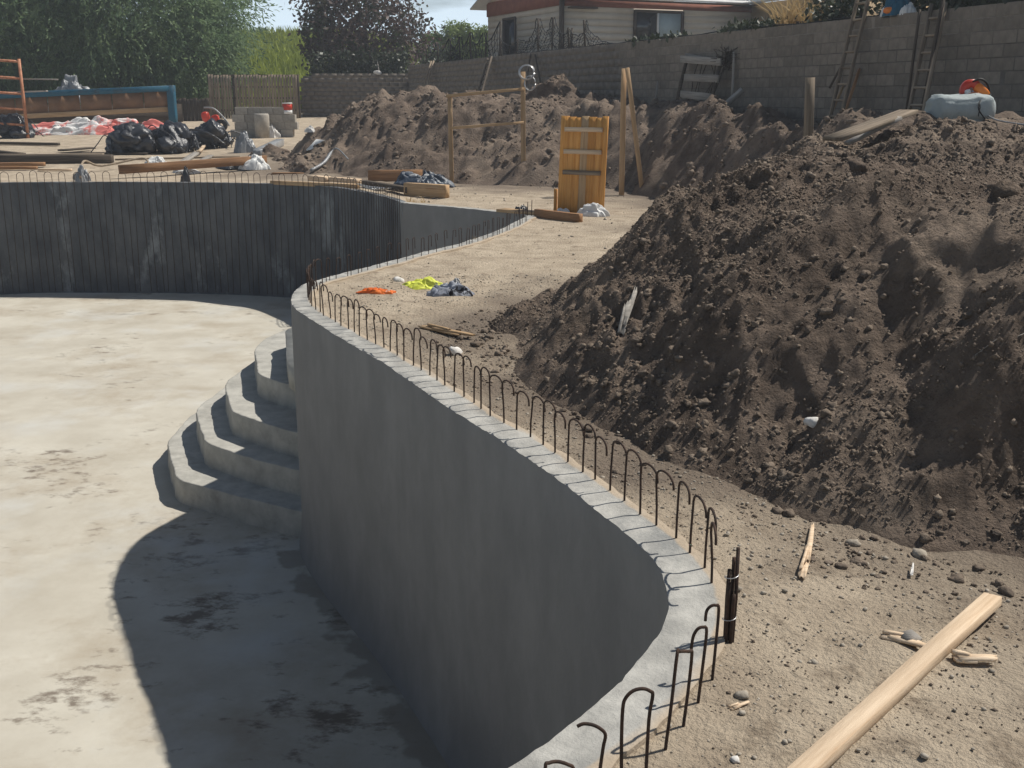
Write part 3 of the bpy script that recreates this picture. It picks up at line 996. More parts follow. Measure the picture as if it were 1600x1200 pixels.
P1 = thing('dirt_pile', 'large dark brown dirt pile in the right foreground beside the pool', 'dirt pile', (4, 8, 0))
xs_, q_ = hgrid(h1, -.8, 5.2, 2.6, 12.2, .020)
link('soil', mesh_np('soil', xs_, q_, True), M['soil'], P1)
for (a, b, c, d) in ((5.2 - .09, 13.5, .4, 12.2 + .09), (-.2, 13, 12.2 - .09, 24.2)):
    v_, qq = hgrid(h1, a, b, c, d, .09)
    setp(link('soil', mesh_np('soil', v_, qq, True), M['soil'], P1), kind='stuff')
P2 = thing('dirt_pile', 'long lumpy dirt bank lying in front of the block wall behind the gate', 'dirt pile', (-1, 30, 0))
v_, qq = hgrid(h2, -8.2, 8.6, 14.4, 37.5, .075)
link('soil', mesh_np('soil', v_, qq, True), M['soil'], P2)


def scatter(fn, n, x0, x1, y0, y1, accept, rmin, rmax, pw, sink=.3, seed=5, zmin=.01):
    r = np.random.default_rng(seed)
    x = r.uniform(x0, x1, n); y = r.uniform(y0, y1, n)
    z = fn(x, y)
    ok = accept(x, y, z, r.random(n)) & (z > zmin)
    x, y, z = x[ok], y[ok], z[ok]
    R = rmin * (1 - r.random(len(x)) * (1 - (rmin / rmax)**pw))**(-1 / pw)
    return np.c_[x, y, z + R * (.5 - sink)], R


vis1 = lambda x, y, z, u: (x < .72 * y + .6) & (x > .02 * y - .6)
cl = lambda x, y, z, u: vis1(x, y, z, u) & (u < np.clip(.42 + .9 * fbm(x * .9, y * .9, 3, 127), .04, 1) * np.where(z < .5, 1.0, .55))
P_, R_ = scatter(h1, 52000, -.5, 5.4, 3.0, 11.5, cl, .007, .034, 2.5, seed=21, sink=.5)
sm = R_ < .016
setp(link('clod', rocks_mesh('clod', P_[sm], R_[sm], 1, .38), M['clod'], P1), kind='stuff')
setp(link('clod', rocks_mesh('clod', P_[~sm], R_[~sm], 2, .48, .8), M['clod'], P1), kind='stuff')
cr2 = lambda x, y, z, u: vis1(x, y, z, u) & (u < np.clip(.38 + 1.1 * fbm(x * 1.3, y * 1.3, 4, 151), .03, 1))
P_, R_ = scatter(h1, 190000, -.5, 5.4, 3.0, 11.5, cr2, .004, .022, 2.2, seed=24, sink=.4)
setp(link('crumb', rocks_mesh('crumb', P_, R_, 0, .45, .85), M['clod'], P1), kind='stuff')
P_, R_ = scatter(h1, 4000, 1, 9, 10, 20, lambda x, y, z, u: u < .8, .012, .07, 1.9, seed=22, sink=.45)
setp(link('clod', rocks_mesh('clod', P_, R_, 1, .30), M['clod'], P1), kind='stuff')
P_, R_ = scatter(h2, 22000, -7.5, 7.5, 17, 33, lambda x, y, z, u: u < np.clip(.5 + .7 * fbm(x * .7, y * .7, 2, 227), .08, 1),   .018, .11, 2.0, seed=23, sink=.45)
setp(link('clod', rocks_mesh('clod', P_, R_, 1, .32), M['clod'], P2), kind='stuff')

# ================================================================== GROUND
WALL_A, WALL_K = 13.59, .348                   # the block wall stands along x = WALL_A - WALL_K * y
gp = []


def grid_pts(x0, x1, y0, y1, st, j=.3):
    X, Y = np.meshgrid(np.arange(x0, x1, st), np.arange(y0, y1, st))
    q = np.c_[X.ravel(), Y.ravel()]
    return q + (rng.random(q.shape) - .5) * st * j


q0 = grid_pts(-2.6, 4.6, 1.6, 12.5, .075)
q1 = grid_pts(-18, 10, -4, 30, .4)
q1 = q1[~((q1[:, 0] > -2.6) & (q1[:, 0] < 4.6) & (q1[:, 1] > 1.6) & (q1[:, 1] < 12.5))]
q2 = grid_pts(-60, 30, -20, 75, 2.0)
q2 = q2[~((q2[:, 0] > -18) & (q2[:, 0] < 10) & (q2[:, 1] > -4) & (q2[:, 1] < 30))]
q3 = grid_pts(-130, 91, -60, 151, 10, .0)
q3 = q3[~((np.abs(q3[:, 0] + 15) < 45) & (q3[:, 1] > -20) & (q3[:, 1] < 75))]
gp = np.concatenate([q0, q1, q2, q3])
gp = gp[poly_dist(gp[:, 0], gp[:, 1], pool_out) < -.04]
gv, gf = cdt_sheet(gp, [pool_out], lambda x, y: poly_dist(x, y, pool_out) < 0)


def hground(x, y):
    d = -poly_dist(x, y, pool_out)
    z = zg(x, y) + .030 * fbm(x * .6, y * .6, 3, 301) * np.clip(d / .8, 0, 1) + .010 * fbm(x * 4, y * 4, 3, 303)
    z = z + .012 * np.clip(fbm(x * 9, y * 9, 2, 305), 0, 1) + .016 * (billow(x * 2.2, y * 2.2, 2, 307) - .6) * np.clip(d / .5, 0, 1)
    return z - .012 + .028 * np.exp(-np.clip(d, 0, 9) / .3)


gz_ = hground(gv[:, 0], gv[:, 1])
gme = mesh_np('ground', np.c_[gv, gz_], gf, True)
d1 = poly_dist(gv[:, 0], gv[:, 1], PILE1); d2 = poly_dist(gv[:, 0], gv[:, 1], PILE2)
so_ = np.clip(1.05 + np.maximum(d1, d2 * .5) / 1.15 + .42 * fbm(gv[:, 0] * 1.6, gv[:, 1] * 1.6, 4, 311), 0, 1)
set_attr(gme, 'soil', so_ * .95)
setp(link('ground', gme, M['ground'], None, (0, 0, 0)), 'bare sandy ground of the building site round the pool', None, None, 'structure')

r5 = np.random.default_rng(31)


def deck_scatter(n, x0, x1, y0, y1, rmin, rmax, pw, prob, seed, level, mat, name, label, lump=.3):
    r = np.random.default_rng(seed)
    x = r.uniform(x0, x1, n); y = r.uniform(y0, y1, n)
    ok = (poly_dist(x, y, pool_out) < -.03) & (poly_dist(x, y, PILE1) < .05) & (np.abs(x) < .68 * y + .6)
    d = poly_dist(x, y, PILE1)
    ok &= r.random(n) < prob(x, y, d)
    x, y = x[ok], y[ok]
    R = rmin * (1 - r.random(len(x)) * (1 - (rmin / rmax)**pw))**(-1 / pw)
    P = np.c_[x, y, hground(x, y) + R * .25]
    return setp(link(name, rocks_mesh(name, P, R, level, lump, .65, seed), M[mat]), label, name.replace('_', ' '), None, 'stuff')


deck_scatter(26000, -2.3, 3.6, 2.5, 12.5, .0035, .016, 1.9, lambda x, y, d: np.clip(.55 + .5 * fbm(x * 1.5, y * 1.5, 3, 41), 0, 1), 51, 1, 'pebble', 'gravel', 'fine pale gravel strewn over the sandy ground')
deck_scatter(22000, -1.2, 3.4, 2.5, 9.0, .003, .011, 2.2, lambda x, y, d: np.clip(.45 + .8 * fbm(x * 2.2, y * 2.2, 3, 47), 0.02, 1), 54, 0, 'clod', 'grit', 'fine dark grit scattered over the near sand')
deck_scatter(24000, -1.5, 3.6, 2.5, 11.5, .006, .045, 2.3, lambda x, y, d: np.clip(.80 + d / .55 + .55 * fbm(x * 2, y * 2, 3, 43), 0.0, 1), 52, 2, 'clod', 'dirt_crumbs', 'loose dark dirt crumbs at the foot of the pile')
deck_scatter(2500, -3, 4, 12, 26, .008, .04, 2.4, lambda x, y, d: np.full_like(x, .35), 53, 1, 'pebble', 'dirt_crumbs', 'small dirt clods scattered on the ground towards the gate')

# ================================================================== BLOCK WALL
WD = Vector((-WALL_K, 1, 0)).normalized()
WN = Vector((-1, -WALL_K, 0)).normalized()       # towards the pool


def wall_at_Y(Y):
    return Vector((WALL_A - WALL_K * Y, Y, 0))


def wall_px(px, off=0.):
    """depth at which the line of sight at px stands off metres in front of the wall"""
    k = (px - 800) / math.hypot(FPX, 600 - HORIZON)
    return (WALL_A - off * math.hypot(1, WALL_K)) / (WALL_K + k)


WTOP = 3.37
bw = thing('block_wall', 'tall tan concrete block retaining wall running below the house', 'wall', wall_at_Y(30))


def block_mesh(L, h, d, seed=0):
    b = .006
    bm = bmesh.new()
    bmesh.ops.create_cube(bm, size=1)
    for v in bm.verts:
        v.co.x *= L; v.co.y *= d; v.co.z *= h
    bmesh.ops.bevel(bm, geom=[e for e in bm.edges], offset=b, segments=1, affect='EDGES')
    me = bpy.data.meshes.new('block')
    bm.to_mesh(me)
    bm.free()
    return me


bme = block_mesh(.488, .188, .19)
bme.materials.append(M['block'])
ang = math.atan2(WD.y, WD.x)
Y0, Y1 = 15.2, 52.7
ncol = int((Y1 - Y0) / WD.y / .5)
cnt = 0
rest = MB()
rr = random.Random(5)
WR = np.array([[WD.x, -WD.y, 0], [WD.y, WD.x, 0], [0, 0, 1]])
for i in range(ncol):
    for j in range(17):
        sft = .25 if j % 2 else 0
        p = wall_at_Y(Y0) + WD * (i * .5 + sft + .25) + WN * rr.uniform(-.004, .004)
        p.z = WTOP - .1 - j * .2
        if cnt < 296 and j < 10 and p.y > 16.6:
            o = bpy.data.objects.new('block', bme)
            C.objects.link(o)
            o.parent = bw
            o.location = p - ORIG[bw.name]
            o.rotation_euler = (0, 0, ang + rr.uniform(-.004, .004))
            cnt += 1
        else:
            rest.box(p, (.488, .19, .188), WR)
setp(rest.build('block', M['block'], bw), kind='stuff')
mb = MB()
L_ = ncol * .5 + .25
c = wall_at_Y(Y0) + WD * (L_ / 2)
mb.box((c.x, c.y, WTOP - 2.0), (L_ - .05, .181, 3.96), WR)
mb.build('mortar', M['mortar'], bw)

# lower wall closing the far end of the yard
fw = thing('block_wall', 'lower grey block wall closing the far end of the yard beneath the dark tree', 'wall', (-7.2, 53, 1))
mb = MB()
for j in range(12):
    n0 = 1 if j == 0 else 0
    for i in range(n0, 13):
        x = -9.9 + i * .4 + (.2 if j % 2 else 0) + (0 if j else .3)
        mb.box((x, 53.05 + .0 * i, 3.02 - .1 - j * .2), (.388, .19, .188))
setp(mb.build('block', M['block'], fw), kind='stuff')
mb = MB()
mb.box((-7.3, 53.06, 1.75), (5.0, .17, 2.3))
mb.build('mortar', M['mortar'], fw)

# terrace behind the wall
tv = []
a, b = wall_at_Y(8) - WN * .12, wall_at_Y(52.6) - WN * .12
tp = [(a.x, a.y), (60, a.y), (60, 120), (b.x - 1.0, 120), (b.x, b.y)]
mb = MB()
mb.prism([(x, y) for x, y in tp], -.5, 3.08)
setp(mb.build('terrace', M['ground'], None, origin=(0, 0, 0)), 'raised terrace of bare ground behind the block wall', None, None, 'structure')

# ================================================================== HILL, TREES
hx, hy = np.meshgrid(np.arange(-70, 12, 1.2), np.arange(56, 110, 1.2))


def hhill(x, y):
    return 1.15 + (4.9 - 1.9 * np.clip((x + 11) / 6, 0, 1)) * np.clip((y - 57) / 26, 0, 1)**1.1 + .45 * fbm(x * .12, y * .12, 3, 401) - .05 * np.clip(y - 90, 0, 30)


v_, qq = hgrid(hhill, -80, 3, 56.5, 120, 1.0)
setp(link('hillside', mesh_np('hillside', v_, qq, True), M['hill'], None, (0, 0, 0)), 'grassy hillside rising behind the yard', None, None, 'structure')


def blades(name, x, y, z, hgt, wid, seed, lean=.35):
    r = np.random.default_rng(seed)
    n = len(x)
    a = r.random(n) * 6.283
    h = hgt * (.5 + r.random(n)); w = wid * (.6 + .8 * r.random(n))
    lx, ly = lean * h * np.cos(r.random(n) * 6.283), lean * h * np.sin(r.random(n) * 6.283)
    B = np.c_[x, y, z]
    s = np.c_[np.cos(a) * w, np.sin(a) * w, np.zeros(n)]
    T = B + np.c_[lx, ly, h]
    Mi = B + np.c_[lx * .35, ly * .35, h * .55]
    V = np.stack([B - s, B + s, Mi + s * .8, Mi - s * .8, T], 1).reshape(-1, 3)
    k = np.arange(n)[:, None] * 5
    Q = k + np.array([[0, 1, 2, 3]])
    Tt = k + np.array([[3, 2, 4]])
    return mesh_np(name, V, [Q, Tt])


r6 = np.random.default_rng(61)
n = 26000
x = r6.uniform(-26, 1, n); y = 57 + 29 * r6.random(n)
ok = (x / y > -.33) & (x / y < .01)
x, y = x[ok], y[ok]
setp(link('tall_grass', blades('tall_grass', x, y, hhill(x, y), .65, .05, 62), M['grass']), 'tall yellow green grass covering the hillside', 'grass', None, 'stuff')


def leaves_mesh(name, P, D, Ln, Wd, seed):
    """rhombic leaves at P along D"""
    r = np.random.default_rng(seed)
    n = len(P)
    D = D / (np.linalg.norm(D, axis=1)[:, None] + 1e-9)
    q = r.normal(size=(n, 3))
    Sd = np.cross(D, q)
    Sd /= np.linalg.norm(Sd, axis=1)[:, None] + 1e-9
    L = Ln * (.6 + .8 * r.random(n))[:, None]
    Wd_ = Wd * (.6 + .8 * r.random(n))[:, None]
    V = np.stack([P, P + D * L * .5 + Sd * Wd_, P + D * L, P + D * L * .5 - Sd * Wd_], 1).reshape(-1, 3)
    Q = np.arange(n)[:, None] * 4 + np.array([[0, 1, 2, 3]])
    return mesh_np(name, V, Q)


def limbs(m, base, top, r0, n, spread, seed):
    r = random.Random(seed)
    base, top = Vector(base), Vector(top)
    mid = base.lerp(top, .5) + Vector((r.uniform(-.3, .3), r.uniform(-.3, .3), 0))
    tr = crs([base - Vector((0, 0, .2)), mid, top], 6)
    m.tube(tr, np.linspace(r0, r0 * .3, len(tr)), 8)
    tips = []
    for k in range(n):
        t = r.uniform(.25, 1)
        p = Vector(tr[int(t * (len(tr) - 1))])
        a = r.random() * 6.283
        e = p + Vector((math.cos(a) * spread * r.uniform(.5, 1), math.sin(a) * spread * r.uniform(.5, 1), r.uniform(.3, 1.2) * spread * .6))
        c = p.lerp(e, .5) + Vector((0, 0, .25 * spread * .4))
        br = crs([p, c, e], 5)
        m.tube(br, np.linspace(r0 * .4 * (1 - .5 * t), .02, len(br)), 5)
        tips.append(e)
    return tips


def tree(name, label, base, crown_c, rad, nclump, nleaf, leaf, mat, seed, style='round', group=None, r0=.22, bottom=None):
    t = thing(name, label, 'tree', base, group)
    m = MB()
    cc = Vector(crown_c)
    limbs(m, base, (cc.x, cc.y, cc.z + rad[2] * .35), r0, 14, rad[0] * .75, seed)
    m.build('trunk', M['bark'], t, True)
    r = np.random.default_rng(seed)
    # clump centres in an uneven ellipsoid shell
    u = r.normal(size=(nclump, 3)); u /= np.linalg.norm(u, axis=1)[:, None]
    rad_ = (.45 + .55 * r.random(nclump)**.5) * (1 + .22 * fbm(u[:, 0] * 2 + 9, u[:, 1] * 2, 3, seed, z=u[:, 2] * 2))
    Cc = u * rad_[:, None] * np.array(rad) + np.array(crown_c)
    if bottom is not None:
        Cc = Cc[Cc[:, 2] > bottom]
    k = len(Cc)
    per = nleaf // k
    idx = np.repeat(np.arange(k), per)
    n = len(idx)
    cs = rad[0] * (.10 + .10 * r.random(k))
    if style == 'willow':
        # drooping sprays: leaves strung along short hanging twigs
        tw = 12
        ns = n // tw
        ci = r.integers(0, k, ns)
        st = Cc[ci] + r.normal(size=(ns, 3)) * cs[ci][:, None] * np.array([1, 1, .8])
        dr = (st - np.array(crown_c)); dr /= np.linalg.norm(dr, axis=1)[:, None] + 1e-9
        dr = dr * .75 + r.normal(size=(ns, 3)) * .45 + np.array([0, 0, -.35])
        tt = (np.arange(tw) + .5) / tw
        Ls = .55 + .75 * r.random(ns)
        P = st[:, None, :] + dr[:, None, :] * (tt[None, :, None] * Ls[:, None, None]) + np.array([0, 0, -1.]) * (tt**2)[None, :, None] * (Ls * .45)[:, None, None]
        P = P.reshape(-1, 3) + r.normal(size=(ns * tw, 3)) * .04
        D = np.repeat(dr, tw, 0) + r.normal(size=(ns * tw, 3)) * .6 + np.array([0, 0, -.5])
    else:
        P = Cc[idx] + r.normal(size=(n, 3)) * cs[idx][:, None]
        D = r.normal(size=(n, 3)) + np.array([0, 0, -.2])
    link('crown', leaves_mesh('crown', P, D, leaf[0], leaf[1], seed), M[mat], t)
    return t


YT = 57.0
b = GD(190, 150, YT); tree('willow_tree', 'big feathery grey green tree behind the blue framed panels', (b.x, YT, zg(0, YT)), (b.x + .3, YT, 6.1), (5.3, 4.0, 4.3), 420, 130000, (.24, .034), 'willow_leaf', 71, 'willow', bottom=2.2, r0=.3)
b = GD(10, 150, YT); tree('willow_tree', 'dark feathery tree at the left edge behind the scaffold frame', (b.x, YT - 1, zg(0, YT)), (b.x, YT - 1, 5.8), (4.6, 3.6, 4.2), 360, 100000, (.24, .034), 'willow_leaf', 72, 'willow', bottom=1.9, r0=.3)
b = GD(330, 150, YT); tree('willow_tree', 'small pale feathery tree drooping over the left end of the slatted fence', (b.x, YT - 2, zg(0, YT)), (b.x + .3, YT - 2, 4.1), (1.5, 1.5, 2.4), 90, 16000, (.18, .026), 'willow_leaf', 73, 'willow', bottom=1.8, r0=.14)
b = GD(568, 110, 57)
tree('plum_tree', 'dark purple leaved tree behind the lower block wall', (b.x, 57, 2.0), (b.x, 57, 5.15), (3.05, 2.6, 2.9), 120, 10500, (.24, .065), 'plum_leaf', 74, 'round', bottom=2.9, r0=.2)
b = GD(500, 60, 58)
tree('plum_tree', 'thin dark outer tree left of the dark purple tree with sparse twigs', (b.x - .2, 58, 2.3), (b.x, 58, 4.9), (1.0, 1.0, 1.5), 30, 1800, (.20, .06), 'plum_leaf', 75, 'round', bottom=2.9, r0=.09)
for k, (px, top, w, sd, lab) in enumerate([(712, 42, .85, 76, 'light green upright shrub standing tallest beside the house'), (682, 62, .8, 77, 'light green shrub between the dark tree and the tallest shrub'), (748, 55, .75, 78, 'light green shrub touching the left corner of the house')]):
    b = GD(px, top, 66)
    tree('shrub', lab, (b.x, 66, 3.0), (b.x, 66, (3.6 + b.z) / 2 + .1), (w * 1.25, w, (b.z - 3.2) / 2), 50, 5500, (.22, .035), 'shrub_leaf', sd, 'round', 'light green shrubs by the house', .07)

# ================================================================== HOUSE
HU = Vector((math.sin(math.radians(66)), math.cos(math.radians(66)), 0))     # along the window side
HV = Vector((-HU.y, HU.x, 0))                                               # along the gable side
HC = Vector((1.84, 42.0, 0))
house = thing('house', 'cream clapboard house with red brown band and pale metal roof above the wall', 'house', (HC.x, HC.y, 3.08))


def hp(s, t, z):
    return HC + HU * s + HV * t + Vector((0, 0, z))


def hrot(u):
    u = Vector(u)
    n = Vector((0, 0, 1)).cross(u)
    return np.array([[u.x, n.x, 0], [u.y, n.y, 0], [0, 0, 1]])


RU, RV = hrot(HU), hrot(HV)
EAVE = 5.47
LU, LV = 8.33, 7.0
mb = MB()
mb.box(hp(LU / 2, LV / 2, (3.0 + EAVE) / 2), (LU - .06, LV - .06, EAVE - 3.0), RU)
mb.build('wall', M['siding'], house)
for j in range(9):
    z0 = 3.05 + j * .245
    for (s0, s1, side) in ((0, LU, 0), (0, LV, 1)):
        # lapped boards, tipped out a little at their lower edge, left open at the windows
        gaps = [(3.0, 5.2, 3.95, 5.15)] if side == 0 else [(4.1, 5.3, 3.2, 5.0)]
        spans = [(s0, s1)]
        for (g0, g1, gz0, gz1) in gaps:
            if z0 + .245 > gz0 and z0 < gz1:
                spans = [(s0, g0), (g1, s1)]
        for (a, b) in spans:
            m = MB()
            o0, o1 = .018, .004
            def pt(q, z, o):
                return hp(q, -o, z) if side == 0 else hp(-o, q, z)
            V = [pt(a, z0, o0), pt(b, z0, o0), pt(b, z0 + .24, o1), pt(a, z0 + .24, o1), pt(a, z0, -.03), pt(b, z0, -.03), pt(b, z0 + .24, -.03), pt(a, z0 + .24, -.03)]
            Q = [[0, 1, 2, 3], [4, 7, 6, 5], [0, 4, 5, 1], [3, 2, 6, 7], [0, 3, 7, 4], [1, 5, 6, 2]]
            m.add([tuple(p) for p in V], Q)
            m.build('siding_board', M['siding'], house)
for (c, L, R_) in ((hp(LU / 2, -.03, 5.31), LU + .08, RU), (hp(-.03, LV / 2, 5.50), LV + .08, RV)):
    m = MB(); m.box(c, (L, .05, .24 if R_ is RU else .56), R_); m.build('band', M['red_trim'], house)
# gable side above the band
m = MB()
m.box(hp(.0, LV / 2, 6.05), (LV, .06, .5), RV)
m.build('gable_wall', M['siding'], house)
# corner post / downpipe
m = MB(); m.box(hp(-.04, -.04, 4.3), (.14, .14, 2.7), RU); m.build('corner_board', M['brown_trim'], house)
# lean bracket with lamp by the corner
m = MB(); m.box(hp(.75, -.2, 5.13), (1.1, .3, .06), RU); m.build('shelf_bracket', M['brown_trim'], house)
# window of the long side
wdw = MB()
for (s, z, w, h) in ((3.05, 4.55, .10, 1.16), (5.15, 4.55, .10, 1.16), (4.1, 5.10, 2.1, .10), (4.1, 4.0, 2.1, .10)):
    wdw.box(hp(s, -.03, z), (w, .09, h), RU)
wo_ = wdw.build('window', M['brown_trim'], house)
m = MB(); m.box(hp(3.55, -.005, 4.55), (.94, .02, 1.02), RU); m.build('pane', M['dark_glass'], wo_)
m = MB(); m.box(hp(4.6, -.0, 4.55), (1.0, .02, 1.02), RU); m.build('pane', M['blind'], wo_)
m = MB(); m.box(hp(4.06, -.03, 4.55), (.06, .06, 1.02), RU); m.build('mullion', M['white_paint'], wo_)
wdw = MB()
for (s, z, w, h) in ((4.12, 4.15, .09, 1.8), (5.3, 4.15, .09, 1.8), (4.71, 5.02, 1.25, .09)):
    wdw.box(hp(-.03, s, z), (w, .09, h), RV)
wo_ = wdw.build('window', M['brown_trim'], house)
m = MB(); m.box(hp(-.005, 4.71, 4.15), (1.15, .02, 1.7), RV); m.build('pane', M['dark_glass'], wo_)
# roof: slab rising from the eave over the long side, with standing seams
ov = .55
rise = .36


def roofp(s, d, up=0):
    return hp(s, -ov + d, EAVE + .02 + d * rise + up)


m = MB()
V = [roofp(-.6, 0), roofp(LU + .2, 0), roofp(LU + .2, 4.1), roofp(-.6, 4.1)]
V2 = [p + Vector((0, 0, .06)) for p in V]
m.add([tuple(p) for p in V + V2], [[3, 2, 1, 0], [4, 5, 6, 7], [0, 1, 5, 4], [1, 2, 6, 5], [2, 3, 7, 6], [3, 0, 4, 7]])
roof = m.build('roof', M['roof_metal'], house)
m = MB()
V = [roofp(-.6, 8.1 - 0, -(8.1 - 4.1) * 2 * rise + (8.1 - 4.1) * 0), roofp(LU + .2, 8.1, -(4.0) * 2 * rise), roofp(LU + .2, 4.1), roofp(-.6, 4.1)]
V2 = [p + Vector((0, 0, .06)) for p in V]
m.add([tuple(p) for p in V + V2], [[0, 1, 2, 3], [7, 6, 5, 4], [0, 4, 5, 1], [1, 5, 6, 2], [2, 6, 7, 3], [3, 7, 4, 0]])
m.build('roof', M['roof_metal'], house)
for k in range(9):
    d = .12 + k * .45
    m = MB()
    a, b = roofp(-.6, d, .075), roofp(LU + .2, d, .075)
    m.box((a + b) / 2, ((b - a).length, .05, .03), RU)
    m.build('roof_rib', M['roof_metal'], roof)
m = MB(); m.box(hp(LU / 2 - .2, -ov - .03, EAVE + .03), (LU + .8, .05, .09), RU); m.build('gutter', M['white_paint'], house)
m = MB(); m.box(hp(LU / 2 - .2, -ov / 2 - .03, EAVE - .035), (LU + .7, ov - .06, .03), RU); m.build('soffit', M['brown_trim'], house)
# wing coming forward on the right, under a tan gable
m = MB(); m.box(hp(LU + 3.5, -1.6, 4.25), (7.0, 4.6, 2.5), RU); m.build('wing_wall', M['tan_trim'], house)
m = MB()
ra, rb = hp(LU - .5, -4.4, 5.45), hp(LU + 4.0, -4.4, 7.3)
for (p, q) in ((ra, rb),):
    x_ = (q - p).normalized()
    back = HV * 6.5
    V = [p, q, q + back, p + back]
    V2 = [a + Vector((0, 0, .14)) for a in V]
    m.add([tuple(a) for a in V + V2], [[3, 2, 1, 0], [4, 5, 6, 7], [0, 1, 5, 4], [1, 2, 6, 5], [2, 3, 7, 6], [3, 0, 4, 7]])
m.build('wing_roof', M['roof_metal'], house)
m = MB()
V = [hp(LU + .02, -3.95, 5.4), hp(LU + 7, -3.95, 5.4), hp(LU + 4, -3.95, 7.1)]
m.add([tuple(a) for a in V] + [tuple(a + HV * .1) for a in V], [[0, 1, 4, 3], [1, 2, 5, 4], [2, 0, 3, 5]], [[0, 2, 1], [3, 4, 5]])
m.build('wing_gable', M['tan_trim'], house)
m = MB()
V = [ra + Vector((0, 0, -.12)), rb + Vector((0, 0, -.12)), rb + Vector((0, 0, -.01)), ra + Vector((0, 0, -.01))]
m.add([tuple(a + HV * -.03) for a in V] + [tuple(a + HV * .05) for a in V], [[0, 1, 2, 3], [7, 6, 5, 4], [0, 4, 5, 1], [3, 2, 6, 7], [0, 3, 7, 4], [1, 5, 6, 2]])
m.build('barge_board', M['brown_trim'], house)

# ================================================================== ON TOP OF THE BLOCK WALL
def netting(P, hts, name, label, cell=.16, seed=1, wire=.008):
    """posts with a sagging net between them; P are the post feet, hts their heights"""
    t = thing(name, label, 'fence', P[0])
    r = random.Random(seed)
    for p, h in zip(P, hts):
        m = MB(); m.tube([p, p + Vector((r.uniform(-.08, .08), r.uniform(-.08, .08), h))], .035, 6); m.build('post', M['dark_wood'], t)
    m = MB()
    for (p, h), (q, g) in zip(list(zip(P, hts))[:-1], list(zip(P, hts))[1:]):
        L = (q - p).length
        nx = max(3, int(L / cell)); nz = max(3, int(max(h, g) / cell))
        d = (q - p).normalized(); o = Vector((0, 0, 1)).cross(d)
        grid = []
        for i in range(nx + 1):
            f = i / nx
            ht = (h * (1 - f) + g * f) * (1 - .35 * 4 * f * (1 - f) * r.uniform(.8, 1.1))
            grid.append([p.lerp(q, f) + Vector((0, 0, ht * j / nz)) + o * (.08 * math.sin(3 * f + j * .7) + r.uniform(-.03, .03)) + d * r.uniform(-.04, .04) for j in range(nz + 1)])
        for i in range(nx + 1):
            m.tube(grid[i], wire, 3, False)
        for j in range(nz + 1):
            m.tube([grid[i][j] for i in range(nx + 1)], wire * (2 if j == nz else 1), 3, False)
    m.build('net', M['net'], t)
    return t


def top_of_wall(px, back=.0):
    p = wall_at_Y(wall_px(px)) - WN * back
    p.z = WTOP
    return p


netting([top_of_wall(x, .35) - Vector((0, 0, .25)) for x in (770, 792, 825, 846, 873)], [1.0, .8, 1.35, 1.3, .9], 'net_fence', 'black sagging net on posts above the wall by the house corner', .13, 1)
netting([top_of_wall(x, .35) - Vector((0, 0, .25)) for x in (873, 897, 935)], [.9, 1.05, .3], 'net_fence', 'torn black net sagging to the wall right of the house corner', .13, 2)
netting([top_of_wall(x, .4) - Vector((0, 0, .25)) for x in (655, 672, 690, 706, 722, 742, 764)], [1.1, 1.1, 1.2, 1.2, 1.3, 1.2, 1.5], 'net_fence', 'dark wire fence on thin posts in front of the light green shrubs', .3, 3, .012)
netting([top_of_wall(x, .4) - Vector((0, 0, .2)) for x in (1215, 1255, 1310)], [.3, .55, 1.5], 'net_fence', 'dark net rising towards the tall ladder on the wall', .14, 4)
m = MB()
pp = [wall_at_Y(y) - WN * .0 + Vector((0, 0, WTOP + .02 + .015 * math.sin(y * 3))) for y in np.linspace(20, 40, 60)]
m.tube(pp, .016, 5)
setp(m.build('black_hose', M['black_rubber'], None), 'thin black hose lying along the top of the block wall', 'hose')


def tuft(name, label, cat, p, n, hgt, wid, rad, mat, seed, lean=.6, group=None):
    r = np.random.default_rng(seed)
    a = r.random(n) * 6.283; d = rad * np.sqrt(r.random(n))
    return setp(link(name, blades(name, p.x + d * np.cos(a), p.y + d * np.sin(a), np.full(n, p.z - .03), hgt, wid, seed, lean), M[mat]), label, cat, group)


tuft('dry_grass_tuft', 'straw coloured dry grass clump on the wall below the tan gable', 'grass', top_of_wall(1202, .5) - Vector((0, 0, .1)), 260, .62, .012, .28, 'dry_grass', 81, .9)
tuft('dry_grass_tuft', 'small dry grass clump right of the straw coloured clump', 'grass', top_of_wall(1240, .5) - Vector((0, 0, .1)), 120, .35, .012, .25, 'dry_grass', 82, .9)


def creeper(label, px0, px1, n, h, seed, back=.25):
    r = np.random.default_rng(seed)
    x = r.uniform(px0, px1, n)
    P = np.array([tuple(top_of_wall(q, back)) for q in x]) + r.normal(size=(n, 3)) * np.array([.15, .25, 0]) + np.c_[np.zeros(n), np.zeros(n), h * r.random(n)**1.6]
    return setp(link('creeper', leaves_mesh('creeper', P, r.normal(size=(n, 3)), .13, .04, seed), M['ivy']), label, 'plant')


